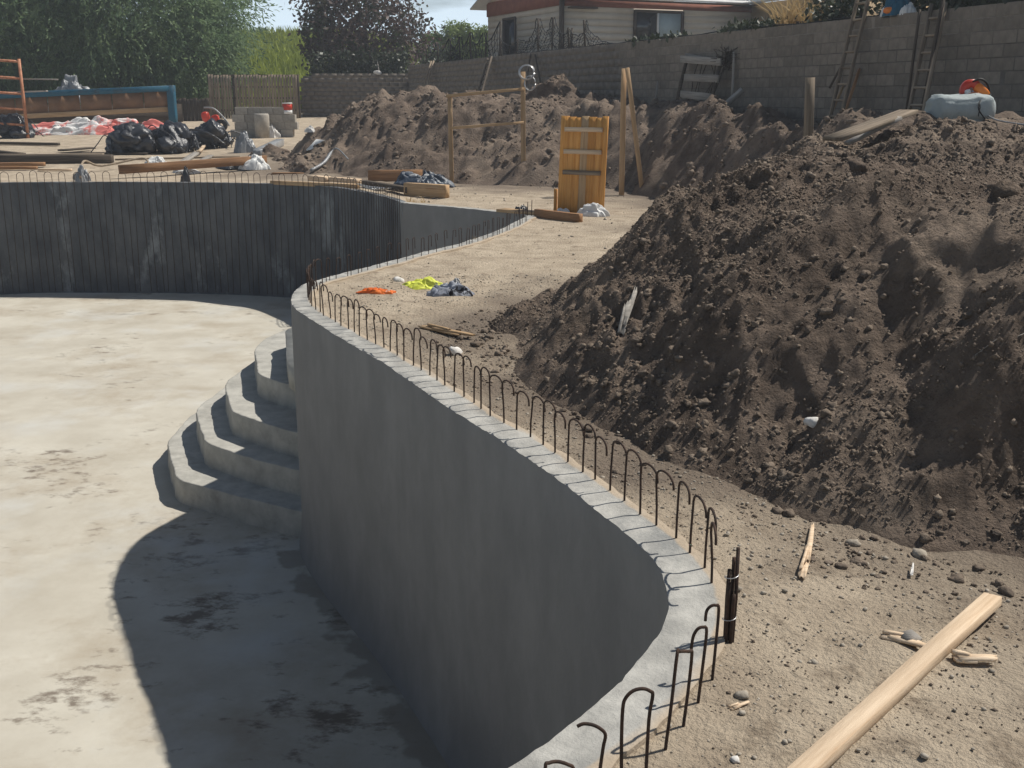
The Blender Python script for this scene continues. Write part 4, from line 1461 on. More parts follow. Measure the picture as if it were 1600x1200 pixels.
creeper('low dark creeper on the wall top right of the house window', 1120, 1195, 500, .18, 84)
creeper('dark leafy growth crowning the wall at the right end', 1440, 1600, 2600, .75, 85, .4)
creeper('dark shrubbery on the wall top between the two tall ladders', 1340, 1440, 1500, 1.0, 86, .5)
creeper('thin dark vine on the wall top left of the tall ladder', 1245, 1320, 700, .5, 87, .35)
creeper('bits of dark debris on the wall below the house window', 985, 1060, 220, .10, 88, .1)
creeper('dark undergrowth on the wall below the purple tree', 648, 700, 500, .5, 89, .5)
n = 2600
P = np.c_[rng.uniform(-9.6, -4.9, n), rng.uniform(53.2, 54.3, n), 2.9 + 1.1 * rng.random(n)**1.5]
setp(link('hedge', leaves_mesh('hedge', P, rng.normal(size=(n, 3)), .2, .06, 90), M['ivy']), 'dark hedge behind the lower block wall under the purple tree', 'hedge')

# ================================================================== THINGS ON THE SITE
def crumple(p, rx, ry, h, seed, mat, name, parent=None, rot=0., freq=4., sharp=.35, n=44, lobes=.25, zf=None, keep=None):
    """a heap of crumpled sheet: a closed, folded dome"""
    X, Y = np.meshgrid(np.linspace(-1, 1, n), np.linspace(-1, 1, n))
    # square to disc
    u = X * np.sqrt(1 - Y**2 / 2); v = Y * np.sqrt(1 - X**2 / 2)
    rr_ = np.sqrt(u**2 + v**2)
    ang_ = np.arctan2(v, u)
    lob = 1 + lobes * fbm(np.cos(ang_) * 1.6 + seed, np.sin(ang_) * 1.6, 3, seed)
    prof = np.clip(1 - rr_**2, 0, 1)**.6
    f = np.clip(.78 + .22 * fbm(u * freq * .4 + seed, v * freq * .4, 2, seed + 1), .3, 2)
    fold = billow(u * freq * .8 + .6 * fbm(u * 3, v * 3, 2, seed + 4), v * freq * .8, 3, seed + 2) - .6
    z = h * prof * (f + sharp * fold)
    z = np.maximum(z, .004 * prof)
    x = rx * u * lob + .12 * rx * fbm(u * 4, v * 4, 2, seed + 7)
    y = ry * v * lob + .12 * ry * fbm(u * 4 + 5, v * 4, 2, seed + 8)
    c, s_ = math.cos(rot), math.sin(rot)
    xw = p.x + c * x - s_ * y; yw = p.y + s_ * x + c * y
    base = (zf(xw, yw) if zf is not None else np.full_like(xw, p.z))
    V = np.stack([xw, yw, base + z - .01], -1).reshape(-1, 3)
    B = V.copy(); B[:, 2] = base.ravel() - .03
    i = np.arange(n * n).reshape(n, n)
    Q = np.stack([i[:-1, :-1], i[:-1, 1:], i[1:, 1:], i[1:, :-1]], -1).reshape(-1, 4)
    me = mesh_np(name, np.concatenate([V, B]), [Q, Q[:, ::-1] + n * n], True)
    return link(name, me, M[mat] if isinstance(mat, str) else mat, parent)


def sheet(pts, name, mat, label, cat, seed=1, amp=.03):
    """a small thin torn sheet lying on the ground (thickness 6 mm)"""
    P = resample(crs([tuple(q) for q in pts] + [tuple(pts[0])], 5), .03)[:-1]
    n = len(P)
    c = P.mean(0)
    ctr = np.r_[c[:2], P[:, 2].max() + amp]
    top = np.concatenate([P + np.c_[np.zeros((n, 2)), .006 + amp * np.abs(noise(P[:, 0] * 9, P[:, 1] * 9, None, seed))], [ctr]])
    bot = top - np.array([0, 0, .006])
    T = [[n, i, (i + 1) % n] for i in range(n)]
    T += [[2 * n + 1, n + 1 + (i + 1) % n, n + 1 + i] for i in range(n)]
    Q = [[i, n + 1 + i, n + 1 + (i + 1) % n, (i + 1) % n] for i in range(n)]
    return setp(link(name, mesh_np(name, np.concatenate([top, bot]), [np.array(Q), np.array(T)]), M[mat]), label, cat)


# ---- near boards and splinters on the right
def gnd(px, py, up=0.):
    p = GZ(px, py)
    p.z = float(hground(np.array([p.x]), np.array([p.y]))[0]) + up
    return p


A, B = gnd(1240, 1232, .028), gnd(1549, 950, .05)
dirn = (B - A).normalized()
board('lumber_board', A - dirn * .5, B, .072, .040, M['lumber'], 'long clean pale lumber board lying on the sand at lower right', up=(-.12, -.05, 1))
splint = lambda nm, pts, w, lab, mat='lumber': setp(sliver(nm, pts, w, mat), lab, 'wood scrap')


def sliver(name, pts, w, mat):
    """a split stick: two or three angular flat shards lying along a line, ends splintered"""
    r = random.Random(int(w * 1e5) + len(name) + int(pts[0][0] * 1000))
    P = crs(pts, 3)
    T = np.array(P[-1]) - np.array(P[0]); L = np.linalg.norm(T); T /= L
    Sd = np.cross(T, [0, 0, 1.]); Sd /= np.linalg.norm(Sd)
    m = MB()
    for k, (f0_, f1_, o, ww) in enumerate(((0.0, .68, .0, 1.0), (.30, 1.0, .16, .72), (.12, .55, -.34, .4))):
        a = np.array(P[int(f0_ * (len(P) - 1))]) + Sd * o * w; b = np.array(P[int(f1_ * (len(P) - 1))]) + Sd * o * w * .5
        h = w * ww / 2
        d = b - a
        out = []
        for f, e in ((0, r.uniform(.3, .9)), (.1, 1), (.5, r.uniform(.85, 1.1)), (.86, r.uniform(.7, .95)), (1.0, r.uniform(0, .5))):
            out.append(a + d * f + Sd * h * e)
        for f, e in ((r.uniform(.84, .95), .25), (r.uniform(.95, 1.04), r.uniform(.3, .8)), (.8, r.uniform(.8, 1)), (.45, r.uniform(.85, 1.05)), (r.uniform(.04, .12), 1.0), (r.uniform(-.05, .03), r.uniform(.2, .7)), (r.uniform(.03, .08), .1)):
            out.append(a + d * f - Sd * h * e)
        n = len(out)
        O = np.array(out)
        up = np.array([0, 0, w * (.16 + .05 * k)])
        lo = np.array([0, 0, k * w * .10])
        c = O.mean(0)
        V = np.concatenate([O + lo, O + lo + up, [c + lo, c + lo + up * 1.15]])
        Q = [[i, (i + 1) % n, n + (i + 1) % n, n + i] for i in range(n)]
        Tt = [[2 * n + 1, n + i, n + (i + 1) % n] for i in range(n)] + [[2 * n, (i + 1) % n, i] for i in range(n)]
        m.add(V, Q, Tt)
    return m.build(name, M[mat])


splint('wood_splinter', [gnd(1251, 910, .01), gnd(1262, 870, .015), gnd(1267, 845, .02), gnd(1270, 812, .02)], .034, 'split pale stick standing out on the sand beside the large dirt pile')
splint('wood_splinter', [gnd(1376, 1003, .008), gnd(1420, 1010, .01), gnd(1470, 1030, .01)], .045, 'ragged pale wood scrap sticking out left of the long lumber board')
splint('wood_splinter', [gnd(1487, 1040, .01), gnd(1515, 1044, .012), gnd(1555, 1044, .012)], .055, 'ragged brown wood scrap sticking out right of the long lumber board')
splint('wood_splinter', [gnd(656, 513, .01), gnd(690, 523, .02), gnd(720, 530, .02), gnd(742, 532, .02)], .075, 'broken weathered lath on the sand behind the hooped bars', 'post_wood')
splint('wood_splinter', [gnd(1140, 1112, .005), gnd(1155, 1108, .008), gnd(1170, 1104, .006)], .02, 'small pale wood chip near the bottom hoops')
splint('wood_splinter', [gnd(1424, 900, .01), gnd(1425, 893, .02), gnd(1426, 885, .03)], .012, 'tiny white sliver poking up at the foot of the dirt pile', 'chalk')
sheet([gnd(1408, 1000, .012), gnd(1432, 1001, .014), gnd(1440, 1009, .014), gnd(1420, 1016, .012), gnd(1408, 1012, .012)], 'shingle_scrap', 'grey_wood', 'grey curled scrap resting on the pale wood scrap', 'scrap')


def rock(px, py, r, label, mat='stone', seed=1, zoff=.2, name='stone', pos=None, cat='stone'):
    p = pos or gnd(px, py)
    return setp(link(name, rocks_mesh(name, np.array([[p.x, p.y, p.z + r * zoff]]), np.array([r]), 2, .22, .62, seed), M[mat]), label, cat)


rock(1158, 1093, .026, 'flat pale stone on the sand below the tied bars', 'pebble', 4)
rock(1149, 1189, .018, 'small bluish white crumb at the bottom edge of the picture', 'chalk', 5)
rock(712, 554, .055, 'white lump behind the hooped bars beside the dirt pile', 'chalk', 6)
rock(624, 440, .06, 'pinkish white lump left of the yellow vest', 'chalk', 7)
rock(1333, 842, .032, 'grey stone at the toe of the large dirt pile', 'pebble', 8)
rock(1438, 862, .040, 'largest grey stone lying at the toe of the dirt pile', 'pebble', 9)
rock(1272, 720, .05, 'whitish stone chip lying low on the dirt pile', 'chalk', 10, pos=Vector((1.62, 5.6, float(h1(np.array([1.62]), np.array([5.6]))[0]))))


def on_pile(px, py, fn=None):
    """first point of the pile surface along the ray"""
    fn = fn or h1
    r = pray(px, py)
    Y = np.linspace(3, 40, 6000)
    x = r[0] / r[1] * Y; z = CAM_H + r[2] / r[1] * Y
    hit = np.nonzero(z < np.maximum(fn(x, Y), zg(x, Y) - .02))[0]
    i = hit[0] if len(hit) else len(Y) - 1
    return Vector((x[i], Y[i], z[i]))


for (q0, q1, w, lab) in (((970, 527), (994, 455), .05, 'weathered grey lath half buried in the slope of the large dirt pile'), ((1520, 562), (1600, 528), .014, 'thin pale rod lying across the right side of the dirt pile')):
    a, b = on_pile(*q0), on_pile(*q1)
    splint('wood_splinter', [a + Vector((0, 0, .01)), a.lerp(b, .5) + Vector((-.02, -.02, .05)), b + Vector((0, 0, .02))], w, lab, 'grey_wood')
for k, (x, y, r) in enumerate([(1340, 258, .07), (1570, 300, .09), (1230, 232, .07)]):
    p = on_pile(x, y)
    link('clod', rocks_mesh('clod', np.array([[p.x, p.y, p.z - r * .2]]), np.array([r]), 3, .2, .8, 40 + k, True), M['soil'], P1)

# ---- clothing between the rim and the pile
p = gnd(661, 447); vest = thing('safety_vest', 'crumpled fluorescent yellow vest on the sand', 'vest', p)
crumple(p, .24, .16, .10, 3, 'yellow_cloth', 'cloth', vest, rot=-.4, freq=3.5)
crumple(gnd(680, 448), .14, .06, .03, 4, 'white_plastic', 'reflective_strip', vest, rot=-.3, freq=3)
p = gnd(702, 460); jk = thing('jacket', 'crumpled grey and black striped jacket beside the yellow vest', 'jacket', p)
crumple(p, .25, .15, .11, 5, 'grey_cloth', 'cloth', jk, rot=-.1, freq=4)
crumple(gnd(711, 449), .07, .12, .09, 6, 'grey_plastic', 'sleeve', jk, rot=.3, freq=3)
p = gnd(588, 460); ob = thing('orange_bag', 'flattened orange and white bag on the sand near the rim', 'bag', p)
crumple(p, .21, .07, .05, 7, 'orange_cloth', 'cloth', ob, rot=-.15, freq=4)

# ---- gate panel leaning upright behind the bay
gA, gB = GZ(871, 333), GZ(943, 337)
gate = thing('gate_panel', 'upright orange pine plank gate with three cross battens', 'gate', (gA + gB) / 2)
gx_ = (gB - gA).normalized(); gn = Vector((gx_.y, -gx_.x, 0))
GH = GD(905, 181, gA.y).z
gw = (gB - gA).length
wid = [.17, .14, .12, .15, .16, .12, .12]
sc_ = gw / sum(wid)
s = 0
lean = -gn * .05
side = gx_ * .035
for k, w in enumerate(wid):
    w *= sc_
    c = gA + gx_ * (s + w / 2)
    o = plank('plank', c + gn * .0, c + lean + side + Vector((0, 0, GH - .012 * (k % 3))), w - .003, .03, M['post_wood' if k == 3 else 'gate_wood'], gate, up=gn)
    s += w
for f in (.865, .64, .43):
    a = gA + lean * f + side * f + Vector((0, 0, GH * f)) + gn * .032
    plank('batten', a + gx_ * gw * .10, a + gx_ * gw * .90, .075, .035, M['old_wood'] if f < .5 else M['lumber'], gate, up=gn)
plank('brace', gA - gn * .03 + gx_ * -.06 + Vector((0, 0, 0)), gA - gn * .03 + gx_ * -.05 + Vector((0, 0, .42)), .06, .03, M['gate_wood'], gate, up=gn)
o = crumple(gnd(925, 340), .30, .12, .17, 8, 'white_plastic', 'white_bag', rot=-.25, freq=2.5, sharp=.3)
setp(o, 'limp white bag lying at the right foot of the gate', 'bag')
o = crumple(gnd(880, 336), .12, .08, .13, 9, 'white_plastic', 'white_bag', freq=2, sharp=.2)
setp(o, 'small round white bag at the left foot of the gate', 'bag')
board('form_board', GZ(838, 334, .07), GZ(907, 342, .07), .10, .16, M['brown_wood'], 'thick brown board lying in front of the gate')
board('form_board', GZ(783, 328, .06), GZ(850, 334, .06), .26, .05, M['post_wood'], 'thin board lying at the tip of the bay left of the gate')
m = MB(); p = GZ(822, 341)
for k in range(3):
    m.tube([p + Vector((.07 * k - .05, .03 * k, -.05)), p + Vector((.07 * k - .04, .03 * k, .24 + .03 * k))], .007, 5)
setp(m.build('rebar_stubs', M['rebar']), 'short upright bar ends at the tip of the bay', 'rebar')
o = crumple(gnd(815, 334), .16, .12, .13, 12, 'black_plastic', 'black_rag', freq=3)
setp(o, 'black rag on the rim at the tip of the bay', 'rag')

# ---- two post frame with rails
fr = thing('post_frame', 'frame of two wooden posts joined by two thin rails', 'frame', GZ(704, 287))
a = GZ(706, 287); b = GZ(818, 287)
b = GD(818, 287, a.y + .2); b.z = 0
az = GD(702, 150, a.y).z; bz = GD(816, 112, b.y).z
plank('post', a - Vector((0, 0, .2)), Vector((a.x - .02, a.y, az)), .10, .09, M['post_wood'], fr, up=(0, -1, 0))
plank('post', b - Vector((0, 0, .2)), Vector((b.x - .02, b.y, bz)), .11, .10, M['post_wood'], fr, up=(0, -1, 0))
dn = Vector((0, -.075, 0))
plank('rail', Vector((a.x - .1, a.y, GD(700, 150, a.y).z)) + dn, Vector((b.x, b.y, GD(816, 139, b.y).z)) + dn, .05, .07, M['post_wood'], fr, up=(0, 0, 1))
plank('rail', Vector((a.x, a.y, GD(704, 200, a.y).z)) + dn, Vector((b.x, b.y, GD(816, 191, b.y).z)) + dn, .05, .06, M['post_wood'], fr, up=(0, 0, 1))
m = MB()
for (cx, cy, rx_, rz_, n) in ((823, 113, .19, .17, 3), (828, 130, .13, .17, 2)):
    for j in range(n):
        c = GD(cx, cy, b.y - .1)
        m.tube([c + Vector((rx_ * (1 - .08 * j) * math.cos(t), -.03 * j + .05 * math.sin(t), rz_ * (1 - .06 * j) * math.sin(t))) for t in np.linspace(0, 6.2, 24)], .010, 5)
setp(m.build('wire_coil', M['wire'], None, True), 'loops of pale wire hanging from the right post of the frame', 'wire')
# ---- the two leaning poles
def pole(name, q0, q1, Y0_, w, mat, label, dY=0., cat='pole', sink=.15):
    a = GD(*q0, Y0_); b = GD(*q1, Y0_ + dY)
    d = (a - b).normalized()
    return board(name, a + d * sink, b, w, w * .85, M[mat], label, cat, up=(0, -1, 0.01))


Yp = GZ(975, 305).y
pole('wooden_pole', (971, 303), (975, 107), Yp, .105, 'post_wood', 'left of two rough poles leaning together right of the gate')
pole('wooden_pole', (1004, 304), (980, 106), Yp, .085, 'post_wood', 'right of two rough poles, slanting outward at its foot', -.15)
pole('stake', (1262, 240), (1266, 121), 11.5, .085, 'old_wood', 'weathered reddish stake standing up from the crest of the dirt pile', cat='post', sink=.5)

# ---- ladders and poles against the block wall
def ladder(px_top, px_bot, ybot, name, label, width=.42, above=.6, mat='grey_wood', spacing=.30, foot=.9, tw=.04):
    b = GD(px_bot, ybot, wall_px(px_bot, foot))
    b.z -= .25
    w1 = wall_at_Y(wall_px(px_top))
    top = wall_at_Y(wall_px(px_top, .14)); top.x = (px_top - 800) / math.hypot(FPX, 600 - HORIZON) * top.y; top.z = WTOP
    ax = (top - b).normalized()
    top = top + ax * above
    t = thing(name, label, 'ladder', b)
    nrm = WD.cross(ax).normalized()
    for sgn in (-1, 1):
        plank('rail', b + WD * sgn * width / 2, top + WD * sgn * width / 2 * .92, tw * 1.6, tw, M[mat], t, up=WD)
    L = (top - b).length
    k = 0
    d = .25
    while d < L - .1:
        p = b + ax * d
        plank('rung', p - WD * width / 2, p + WD * width / 2, tw, tw * .8, M[mat], t, up=ax)
        d += spacing
    return t


ladder(1332, 1297, 206, 'ladder', 'long grey wooden ladder leaning on the block wall, tallest of the ladders', .34, 1.2, 'old_wood')
ladder(1452, 1425, 190, 'ladder', 'dark ladder leaning on the wall behind the pale bundle', .36, .1, 'old_wood')
ladder(766, 745, 150, 'ladder', 'thin dark ladder leaning on the wall below the left corner of the house', .42, .0, 'dark_wood', foot=1.3)
ladder(676, 655, 160, 'ladder', 'brown ladder leaning at the far corner of the two block walls', .45, .1, 'old_wood', foot=1.0)


def leaner(px0, y0, px1, y1, off0, off1, w, mat, label, name='wooden_pole', cat='pole'):
    a = GD(px0, y0, wall_px(px0, off0)); b = GD(px1, y1, wall_px(px1, off1))
    return board(name, a, b, w, w * .8, M[mat], label, cat, up=WN)


leaner(1438, 185, 1476, -12, .6, .15, .05, 'dark_wood', 'black pole leaning on the wall across the dark ladder')
leaner(1416, 175, 1437, 15, .5, .15, .04, 'dark_wood', 'thin black pole leaning left of the dark ladder')
leaner(1308, 212, 1343, 108, .8, .1, .05, 'brown_wood', 'reddish stick leaning beside the foot of the tallest ladder')
leaner(1287, 205, 1317, 135, .8, .3, .045, 'post_wood', 'tan stick crossing the foot of the tallest ladder')
leaner(1296, 138, 1316, 100, .3, .12, .035, 'dark_wood', 'short black stick hanging left of the tallest ladder')
leaner(845, 130, 836, 86, .5, .1, .05, 'dark_wood', 'black pole leaning on the wall behind the wire coil')
leaner(822, 140, 829, 84, .6, .1, .04, 'dark_wood', 'thin black pole directly behind the wire coil')
leaner(1144, 152, 1147, 82, .25, .12, .05, 'grey_wood', 'upright grey pole beside the broken rack')
leaner(1128, 168, 1160, 140, .9, .5, .10, 'grey_wood', 'grey board leaning low right of the broken rack', 'plank_board', 'board')
leaner(1025, 153, 1028, 128, .3, .15, .05, 'grey_wood', 'short grey upright scrap standing left of the broken rack', 'plank_board', 'board')
# broken rack: two bowed stringers, three wide slats
Yr = wall_px(1095)
rk = thing('broken_rack', 'broken grey wooden rack with three wide slats leaning on the wall', 'rack', wall_at_Y(Yr) + WN * .6)


def rp(px, py, off):
    return GD(px, py, wall_px(px, off))


m = MB(); m.tube(crs([rp(1056, 168, .7), rp(1064, 130, .5), rp(1072, 98, .2)], 6), .045, 6); m.build('stringer', M['dark_wood'], rk)
m = MB(); m.tube(crs([rp(1108, 168, .7), rp(1118, 130, .5), rp(1126, 98, .2)], 6), .045, 6); m.build('stringer', M['dark_wood'], rk)
for (x0, y0, x1, y1, off) in ((1064, 92, 1126, 97, .32), (1070, 121, 1122, 123, .50), (1064, 147, 1110, 152, .66)):
    plank('slat', rp(x0, y0, off), rp(x1, y1, off), .05, .16, M['grey_wood'], rk, up=(0, 0, 1))
board('plank_board', rp(1072, 85, .2), rp(1130, 95, .2), .05, .05, M['grey_wood'], 'pale stick lying across the top of the broken rack')
m = MB()
r_ = random.Random(12)
for k in range(26):
    c = rp(1134 + r_.uniform(-6, 6), 88 + r_.uniform(-8, 10), .2)
    m.tube([c + Vector((r_.gauss(0, .12), r_.gauss(0, .12), r_.gauss(0, .12))) for _ in range(4)], .008, 3)
for k in range(7):
    m.tube(crs([rp(1090 + 7 * k, 100, .2), rp(1082 + 8 * k + r_.uniform(-9, 9), 125, .35), rp(1078 + 6 * k + r_.uniform(-9, 9), 158, .5)], 5), .010, 4)
setp(m.build('dead_vine', M['bark']), 'tangle of dead brown vine round the broken rack', 'vine')

# ---- boards over the plateau, bale, saw
board('plank_board', on_pile(1300, 226) + Vector((0, 0, .05)), GD(1420, 174, 11.6), .20, .035, M['old_wood'], 'wide grey plank sloping over the dirt towards the dark ladder')
board('plank_board', on_pile(1322, 232) + Vector((0, 0, .05)), GD(1405, 184, 11.2), .15, .03, M['grey_wood'], 'lower grey plank half sunk in the dirt below the wide plank')
Yb = 12.9
bc = GD(1496, 190, Yb)
bale = thing('bale', 'pale grey green wrapped bundle on top of the dirt pile', 'bundle', bc)
v0, f0 = ico(4)
v = v0.copy()
v = np.sign(v) * np.abs(v)**.55
v *= (1 + .10 * fbm(v0[:, 0] * 2.2, v0[:, 1] * 2.2, 3, 77, z=v0[:, 2] * 2.2))[:, None]
v[:, 2] *= 1 + .16 * np.tanh(3 * (np.abs(v[:, 0] + .15) - .35)) * (v[:, 2] > 0)
v = v * np.array([.37, .25, .17]) + np.array([bc.x, bc.y, bc.z + .13])
link('wrapped_sheet', mesh_np('bale', v, f0, True), M['bale'], bale)
m = MB(); m.tube([(bc.x + .13 + .003 * math.sin(9 * t), bc.y + .27 * math.cos(t), bc.z + .13 + .19 * math.sin(t)) for t in np.linspace(-.4, 3.5, 24)], .006, 4)
m.build('strap', M['black_rubber'], bale)
# cut-off saw: red guard over a disc, orange body, black handle, hose
sc0 = GD(1518, 152, Yb)
saw = thing('cutoff_saw', 'orange and red cut off saw lying on the pale bundle', 'power saw', sc0)
sx, sz = Vector((1, 0, 0)), Vector((0, 0, 1))


def disc(c, r0, r1, a0, a1, th, n=22):
    V = []; Q = []
    for i in range(n):
        a = a0 + (a1 - a0) * i / (n - 1)
        d = Vector((math.cos(a), 0, math.sin(a)))
        for (r, y) in ((r0, -th / 2), (r1, -th / 2), (r1, th / 2), (r0, th / 2)):
            V.append(tuple(c + d * r + Vector((0, y, 0))))
    for i in range(n - 1):
        for k in range(4):
            Q.append([i * 4 + k, i * 4 + (k + 1) % 4, i * 4 + 4 + (k + 1) % 4, i * 4 + 4 + k])
    Q += [[0, 3, 2, 1], [n * 4 - 4, n * 4 - 3, n * 4 - 2, n * 4 - 1]]
    return V, Q


gc = sc0 + Vector((-.02, 0, .08))
m = MB(); m.add(*disc(gc, .03, .12, .3, 3.6, .06)); m.build('guard', M['red_plastic'], saw)
m = MB(); m.add(*disc(gc, .01, .105, 0, 6.28, .006)); m.build('blade', M['metal'], saw)


def blob(c, size, rot, name, mat, parent, e=.6):
    v0, f0 = ico(3)
    v = np.sign(v0) * np.abs(v0)**e * np.array(size) / 2
    c_, s_ = math.cos(rot), math.sin(rot)
    v = np.c_[v[:, 0] * c_ - v[:, 2] * s_, v[:, 1], v[:, 0] * s_ + v[:, 2] * c_] + np.array(c)
    return link(name, mesh_np(name, v, f0, True), M[mat], parent)


blob(sc0 + Vector((.10, .02, .07)), (.22, .15, .12), -.7, 'engine_body', 'orange_plastic', saw)
blob(sc0 + Vector((.0, -.02, .02)), (.17, .12, .07), .1, 'fuel_tank', 'orange_plastic', saw)
blob(sc0 + Vector((-.06, -.03, .05)), (.07, .05, .08), .4, 'filter_cap', 'white_plastic', saw)
m = MB(); m.tube(crs([sc0 + Vector(q) for q in ((-.02, -.02, .17), (.06, -.03, .20), (.14, -.02, .165), (.19, 0, .09), (.20, 0, .0))], 5), .014, 6); m.build('handle', M['black_rubber'], saw, True)
blob(sc0 + Vector((.20, -.02, -.01)), (.05, .05, .10), .2, 'grip', 'black_rubber', saw)
m = MB(); m.tube(crs([sc0 + Vector(q) for q in ((.16, -.1, .0), (.02, -.22, -.03), (-.03, -.30, -.12), (.04, -.31, -.22), (.12, -.30, -.27))], 6), .008, 6)
setp(m.build('black_hose', M['black_rubber'], None, True), 'thin black hose looping down the front of the pale bundle', 'hose')
m = MB(); a = GD(1540, 178, Yb); b = on_pile(1600, 200)
m.tube(crs([a, a.lerp(b, .35) - Vector((0, 0, .02)), b + Vector((0, 0, .03))], 6), .009, 6)
setp(m.build('grey_hose', M['grey_plastic'], None, True), 'thin grey hose running right from the pale bundle', 'hose')
# bags on top of the wall
for k, (px, py, r, mt, lab) in enumerate([(1392, 24, .16, 'white_plastic', 'white bag on the wall top left of the blue bag'), (1405, 13, .24, 'blue_paint', 'bright blue bag on the wall top between the ladders'), (1419, 22, .13, 'white_plastic', 'small white bag on the wall top right of the blue bag')]):
    p = GD(px, py, wall_px(px) + .25)
    p.z = WTOP - .02
    setp(crumple(p, r, r * .8, r * 1.5, 90 + k, mt, 'plastic_bag', freq=3, n=26), lab, 'bag')
p = GD(1391, 27, wall_px(1391)); p.z = WTOP
setp(blob(p + Vector((0, .0, .06)), (.26, .2, .14), 0, 'hard_hat', 'orange_plastic', None, .9), 'yellow orange round object on the wall top in front of the white bag', 'helmet')
M['orange_plastic']

# dark soil heap with red piece behind the frame
p = GD(865, 158, 31.2); p.z = 1.5
setp(crumple(p, .95, .5, 1.0, 120, 'soil', 'soil_heap', freq=2, sharp=.3, n=40), 'dark soil heap against the wall right of the wire coil', 'dirt pile')
# ---- far rim: form boards, blue tarp
def rim(px, py, up=0.06):
    p = GZ(px, py, up)
    return p


board('form_board', rim(424, 285), rim(560, 291), .10, .09, M['post_wood'], 'long yellowish form board on the far rim above the bars')
board('form_board', rim(487, 278, .10), rim(512, 280, .10), .22, .12, M['lumber'], 'short stub of board on the far rim, left of the two')
board('form_board', rim(518, 280, .10), rim(560, 283, .10), .20, .10, M['lumber'], 'pale board on the far rim next to the short stub')
board('form_board', rim(425, 271, .03), rim(475, 271, .03), .14, .05, M['brown_wood'], 'thin reddish board on the sand behind the far rim')
board('form_board', rim(575, 275, .14), rim(660, 274, .14), .10, .27, M['brown_wood'], 'reddish brown beam on edge in front of the dirt bank')
board('form_board', rim(570, 286, .10), rim(640, 297, .10), .16, .12, M['dark_wood'], 'dark beam on the far rim beside the corner')
board('form_board', rim(634, 295, .12), rim(699, 299, .12), .14, .26, M['post_wood'], 'thick tan beam lying at the corner of the far rim')
o = crumple(GZ(665, 291, .02), .62, .38, .30, 14, 'blue_plastic', 'tarp', rot=-.1, freq=3.5)
setp(o, 'crumpled dark blue tarp behind the thick tan beam', 'tarp')
m = MB()
for k in range(5):
    m.tube(crs([rim(558 + 4 * k, 287 + k, .1), rim(575 + 7 * k, 294, .16), rim(600 + 3 * k, 298 - k, .08)], 5), .012, 4)
setp(m.build('wire_tangle', M['wire'], None, True), 'pale tangled wire on the far rim by the dark beam', 'wire')
tuft('weed', 'dry weed tuft on the ground right of the far corner', 'plant', GZ(653, 316), 70, .12, .005, .22, 'dry_grass', 95, .8)
tuft('weed', 'small dry weed on the peninsula edge', 'plant', GZ(750, 378), 30, .09, .004, .12, 'dry_grass', 96, .8)

# ---- yard at the back left
# scaffold frame
sy = GG(44, 216)
scf = thing('scaffold_frame', 'rusty orange scaffold frame standing at the left edge', 'scaffold', sy)
top = GD(38, 92, sy.y)
hgt = top.z - sy.z
lx = -2.1
for (ox) in (0, lx):
    m = MB(); m.tube([sy + Vector((ox, 0, -.03)), sy + Vector((ox - .02, 0, hgt))], .058, 8); m.build('upright', M['scaffold_paint'], scf, True)
for f in (.965, .755, .56, .365, .165):
    m = MB(); m.tube([sy + Vector((.03, 0, hgt * f)), sy + Vector((lx, 0, hgt * f + .14))], .045, 7); m.build('rung', M['scaffold_paint'], scf, True)
board('plank_board', sy + Vector((-2.3, .2, hgt * .56)), sy + Vector((.75, .25, hgt * .60)), .25, .05, M['grey_wood'], 'pale plank resting across the rungs of the scaffold frame')
board('plank_board', sy + Vector((-2.3, .2, hgt * .765)), sy + Vector((1.2, .25, hgt * .745)), .05, .05, M['grey_wood'], 'thin stick poking right out of the scaffold frame')
# blue framed panel wall
p0, p1 = GG(-25, 205), GG(272, 193)
Yw0, Yw1 = 47.0, 48.5
L0 = GD(-30, 200, Yw0); R0 = GD(272, 198, Yw1)
za, zb = float(zg(0, Yw0)), float(zg(0, Yw1))
bp = thing('panel_wall', 'long low wall of brown plywood panels under a blue steel rim', 'wall', (R0.x, R0.y, zb))
tl, tr = GD(-30, 147, Yw0), GD(272, 134, Yw1)
ux = Vector((tr.x - tl.x, tr.y - tl.y, 0)).normalized()
plank('rim', tl - Vector((0, 0, .10)), tr - Vector((0, 0, .10)), .30, .24, M['blue_paint'], bp)
plank('end_post', Vector((tr.x - .14, tr.y - .02, zb - .05)), Vector((tr.x - .14, tr.y - .02, tr.z + .02)), .30, .34, M['blue_paint'], bp, up=(0, -1, 0))
Lw = (Vector((tr.x, tr.y)) - Vector((tl.x, tl.y))).length
npan = 6
for k in range(npan):
    f0_, f1_ = k / npan, (k + 1) / npan - .004
    a = tl.lerp(tr, f0_); b = tl.lerp(tr, f1_)
    z0_ = a.z - .20; z1_ = a.z - .95
    m = MB()
    V = [(a.x, a.y + .05, z0_), (b.x - .02, b.y + .05, b.z - .20), (b.x - .02, b.y + .05, b.z - .95), (a.x, a.y + .05, z1_)]
    m.add(V + [(x, y + .04, z) for x, y, z in V], [[0, 3, 2, 1], [4, 5, 6, 7], [0, 1, 5, 4], [3, 7, 6, 2], [0, 4, 7, 3], [1, 2, 6, 5]])
    m.build('panel', M['plywood'], bp)
plank('lower_rail', tl + Vector((0, -.02, -.98)), tr + Vector((-.3, -.02, -.98)), .12, .20, M['post_wood'], bp)
m = MB()
V = [(tl.x, tl.y + .9, za), (tr.x, tr.y + .9, zb), (tr.x, tr.y + .9, zb + .8), (tl.x, tl.y + .9, za + .8)]
m.add(V + [(x, y + .05, z) for x, y, z in V], [[0, 1, 2, 3], [7, 6, 5, 4], [3, 2, 6, 7]])
m.build('back_board', M['dark_wood'], bp)
